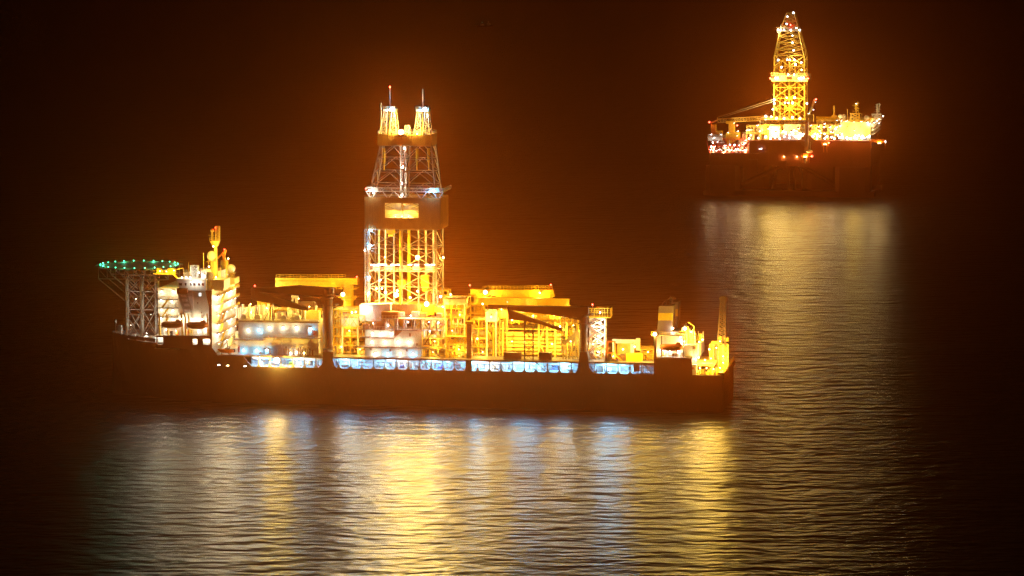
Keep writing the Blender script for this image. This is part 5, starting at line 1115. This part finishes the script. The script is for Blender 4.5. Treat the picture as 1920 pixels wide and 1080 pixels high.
cq = mb.build('crane', M['brown'], RIG)
mb = MB(); mb.beam(Q(1512, 227, -1.5), Q(1527, 187, -1.5), 1.4); mb.beam(Q(1520, 206, -1.5), Q(1528, 190, -1.5), .4); QB(mb, 1517, 215, 1525, 228, -3, 1); mb.build('boom', M['yelpale'], cq)
mb = MB(); p0, p1 = Q(1427, 229, -1), Q(1512, 229, -1); mb.lattice([(p0.x, -2, p0.z - 1), (p0.x, 0, p0.z - 1), (p0.x, 0, p0.z + 1), (p0.x, -2, p0.z + 1)], [(p1.x, -2, p1.z - 1), (p1.x, 0, p1.z - 1), (p1.x, 0, p1.z + 1), (p1.x, -2, p1.z + 1)], 14, .45, .25, style='z'); mb.build('jib', M['brown'], cq)
mb = MB(); mb.cyl(Q(1519, 266, -1), Q(1519, 284, -1), .15, 6); p = Q(1517, 284, -1.5); mb.ball(p, 2.0, 12, 8, (1.2, 1, .6)); mb.build('hook_block', M['white'], cq)
# lamps: white deck edge rows, tower lamps, red warning lamps, glowing escape platform
for u in list(range(1436, 1508, 9)) + list(range(1524, 1632, 7)):
    lamp(RIG, Q(u + rng.uniform(-2, 2), 258 + rng.uniform(-2.5, 2), 1.5), rng.choice(('wh', 'wh', 'bl')), .12, rng.uniform(.45, .75), (0, -.8, -.5), lr=.5, agg=1.0)
for u, v, y, kd, k, r in ([(1332 + i * 5.5, 279.5 + (i % 3), .5, 'wh', .35, .7) for i in range(13)] + [(1357, 283.5, -.4, 'so', 1.6, 1.3), (1333, 251, 1, 'wh', .6, .7), (1352, 251, 1, 'wh', .6, .7), (1338, 258, 1, 'wh', .4, .6), (1345, 265, 0, 'wh', .3, .6), (1398, 262, 0, 'wh', .4, .6), (1393, 270, 0, 'wh', .3, .6), (1365, 248, 4, 'wh', .5, .6), (1383, 245, 4, 'wh', .6, .7), (1382, 254, 3, 'wh', .3, .5), (1400, 243, 4, 'wh', .6, .7), (1427, 278, -1, 'wh', .5, .8), (1424, 278.5, -1, 'wh', .2, .6), (1376, 230, 6, 'wh', .2, .5),
        (1420, 234, 4, 'wh', 1.0, .8), (1436, 218, 20, 'wh', 1.5, .8), (1446, 219, 20, 'wh', 1.0, .7), (1456, 222, 20, 'so', 2.5, .9), (1470, 222, 22, 'wh', 1.5, .8), (1486, 220, 22, 'so', 2.0, .9), (1500, 222, 20, 'wh', 1.2, .8), (1440, 240, 3, 'so', 2.5, .9), (1455, 248, 3, 'wh', 1.5, .8), (1468, 244, 3, 'so', 2.5, .9), (1484, 246, 3, 'wh', 1.5, .8), (1497, 240, 3, 'so', 2.0, .8), (1505, 250, 2, 'wh', 1.0, .8),
        (1458, 146, 26, 'so', 2.0, .9), (1454, 146, 26, 'so', 1.2, .8), (1502, 146.5, 26, 'so', 2.0, 1.0), (1507, 146, 26, 'so', 1.2, .8), (1498, 147, 26, 'so', 1.2, .8), (1486, 193, 29, 'so', 3.0, .9), (1490, 183, 29, 'wh', .8, .8), (1475, 183, 29, 'wh', .3, .5), (1472, 193, 29, 'wh', .4, .6), (1478, 193, 29, 'wh', .3, .5), (1451.5, 187, 29, 'bl', .6, .8), (1452, 194, 29, 'wh', .3, .6), (1513, 194, 29, 'bl', .5, .7), (1449, 205, 29, 'wh', .4, .6),
        (1465, 126, 29, 'bl', .6, .7), (1459, 112.5, 29, 'wh', .5, .7), (1476, 112, 29, 'wh', .4, .6), (1481, 112, 29, 'wh', .4, .6), (1489.5, 112, 29, 'wh', .5, .6), (1491.5, 121, 29, 'bl', .6, .7), (1502.5, 117, 29, 'wh', .4, .6), (1503, 131, 29, 'so', .8, .6), (1478, 140, 26, 'wh', .4, .6), (1489, 140, 26, 'wh', .4, .6), (1486, 80, 33, 'bl', .5, .7), (1488, 94.5, 33, 'bl', .4, .6), (1486, 67, 33, 'wh', .3, .5), (1459, 56, 32, 'wh', .5, .7), (1464, 56.5, 32, 'wh', .3, .6), (1470, 56, 32, 'wh', .4, .6), (1483, 56.5, 32, 'wh', .4, .7), (1499.5, 56.5, 32, 'wh', .5, .7), (1493, 52.5, 34, 'wh', .3, .6), (1475, 45, 35, 'bl', .3, .6), (1476.5, 31, 36, 'bl', .3, .6), (1487.5, 24, 36, 'bl', .6, .7),
        (1535, 236, 3, 'wh', .8, .7), (1545, 237, 3, 'wh', .8, .9), (1556, 237.5, 3, 'wh', .8, .8), (1568, 237.5, 3, 'wh', .8, .8), (1575, 235, 2, 'wh', .6, .8), (1546, 231, 10, 'wh', .6, .8), (1577, 225.5, 8, 'wh', .6, .7), (1587, 225.5, 4, 'wh', .5, .8), (1569, 225, 8, 'wh', .4, .6), (1601, 228, 2.2, 'so', .9, .5), (1615, 227, 4, 'wh', .5, .7), (1620, 229, 4, 'wh', .4, .6), (1626, 228.5, 2, 'wh', .5, .7), (1630, 231, 2, 'wh', .4, .6), (1639, 229, 3, 'wh', .5, .7), (1648, 230, 14, 'bl', .5, .7), (1605, 193.5, 15, 'wh', .2, .6), (1526, 250, 2, 'so', 1.2, .6), (1562, 247, 2, 'so', 1.5, .7), (1602, 244, -6, 'so', 2.6, .5), (1575, 248, -3, 'so', 1.6, .5), (1529, 191, -3, 'bl', .2, .5), (1525, 205, -3, 'bl', .2, .6), (1516, 212, -3, 'wh', .4, .6), (1520.5, 234.5, -3.4, 'wh', .4, .7), (1660, 266, 20, 'bl', .6, .8)]):
    lamp(RIG, Q(u, v, y), kd, k * (.9 if kd == 'so' else .55), r * .85, (0, .8, -.5) if y < 20 else (0, -1, -.25), 'floodlight' if y < 20 else 'tower_light', lr=.5, agg=2.2 if kd == 'so' else 1.1)
for k in range(64):                     # small lamps dotted over the rig's decks
    u = rng.uniform(1332, 1632)
    if 1498 < u < 1528: continue
    v = rng.uniform(266, 280) if u < 1402 else rng.uniform(240, 260) if u < 1575 else rng.uniform(252, 259)
    lamp(RIG, Q(u, v, rng.uniform(.3, 2.5)), rng.choice(('wh', 'wh', 'so', 'bl')), 0, rng.uniform(.3, .55), (0, -1, -.3), 'deck_light', light=False)
xe = Q(1631.5, 240, 3).x
for y in (12, 30, 48, 64): lamp(RIG, (xe + 3.5, y, ZT + 12), 'wh', .3, .4, (-.5, -.2, -.9), 'bulkhead_light', lr=.3)
for u, v, y in ((1330, 229, 12), (1382, 235, 4), (1530, 186, -1.5), (1482.5, 47, 34), (1444, 146.5, 27), (1515.5, 147, 27), (1554, 268, -2)): lamp(RIG, Q(u, v, y), 'red', .12, .55, (0, -1, 0), 'warning_light')
# lit escape platforms on the hull side
for (u0, v0, u1, v1, lu, lv, kd) in ((1502, 289, 1520, 293.5, 1511, 295, 'so'), (1541, 272, 1553, 274, 1548, 271.5, 'so'), (1630, 264, 1662, 266.5, 1650, 269, 'so')):
    mb = MB(); x0, x1, z0, z1_ = QR(u0, v0, u1, v1, -3); mb.box(x0, x1, -3, -.45, z0, z0 + .4); mb.rail([(x0, -3, z0 + .4), (x1, -3, z0 + .4)], 1.3, 1.5, .2); mb.beam((x0 + 1, -2.8, z0), (x0 + 1, -.4, z0 - 4), .4); mb.beam((x1 - 1, -2.8, z0), (x1 - 1, -.4, z0 - 4), .4); mb.box(x0 + 1, x0 + 3, -2.5, -1, z0 + .4, z0 + 1.8)
    mb.build('escape_platform', M['orange'], RIG)
    lamp(RIG, Q(lu, lv, -4.2), kd, .5, .6, (0, .6, .5), lr=.4); lamp(RIG, Q(lu - 3, lv, -4.2), kd, .3, .5, (0, .6, .5), lr=.4)
lamp(RIG, Q(1522.5, 293, -3), 'red', .2, .7, (0, -1, 0), 'warning_light')
for u, v in ((1470, 293.5), (1494, 293.5)): lamp(RIG, Q(u, v, -1.4), 'so', .25, .4, (-.4, -.4, -.8), lr=.3)

# ================================================================== two tiny vessels far off
for (u, v, kd, lab) in ((901.3, 50.6, 'dg', 'tiny far-off boat showing a pale green-white lamp, left of two specks'), (913, 50, 'do', 'tiny far-off boat showing a dim orange lamp, right of two specks')):
    w = on_water(u, v); t = thing('fishing_boat', lab, 'boat', w, .2)
    mb = MB(); mb.loft([[(-9, 0, 2.6), (-9, 0, 2.4), (-9, 0, 2.5)], [(-5, -2.4, 2.2), (-5, 0, -.5), (-5, 2.4, 2.2)], [(3, -2.8, 1.7), (3, 0, -.8), (3, 2.8, 1.7)], [(9, -2.4, 1.8), (9, 0, -.4), (9, 2.4, 1.8)]]); mb.build('hull', M['hull'], t)
    mb = MB(); mb.box(0, 5, -1.6, 1.6, 1.5, 4.4); mb.box(-.3, 5.3, -1.9, 1.9, 4.4, 4.6); mb.build('wheelhouse', M['white'], t)
    mb = MB(); mb.cyl((2, 0, 4.6), (2, 0, 9), .12, 8); mb.build('mast', M['steel'], t)
    lamp(t, (2, -.6, 7), kd, 0, .7, (0, -1, 0), 'mast_light')

# ================================================================== render set-up
cy = sc.cycles
cy.volume_bounces = 0; cy.max_bounces = 5; cy.diffuse_bounces = 2; cy.glossy_bounces = 3; cy.transmission_bounces = 1
cy.use_adaptive_sampling = False; cy.sample_clamp_indirect = 4; cy.sample_clamp_direct = 30; cy.use_denoising = True; cy.denoising_prefilter = 'NONE'; cy.caustics_reflective = False; cy.caustics_refractive = False
sc.view_settings.view_transform = 'Standard'; sc.view_settings.look = 'None'; sc.view_settings.exposure = 0
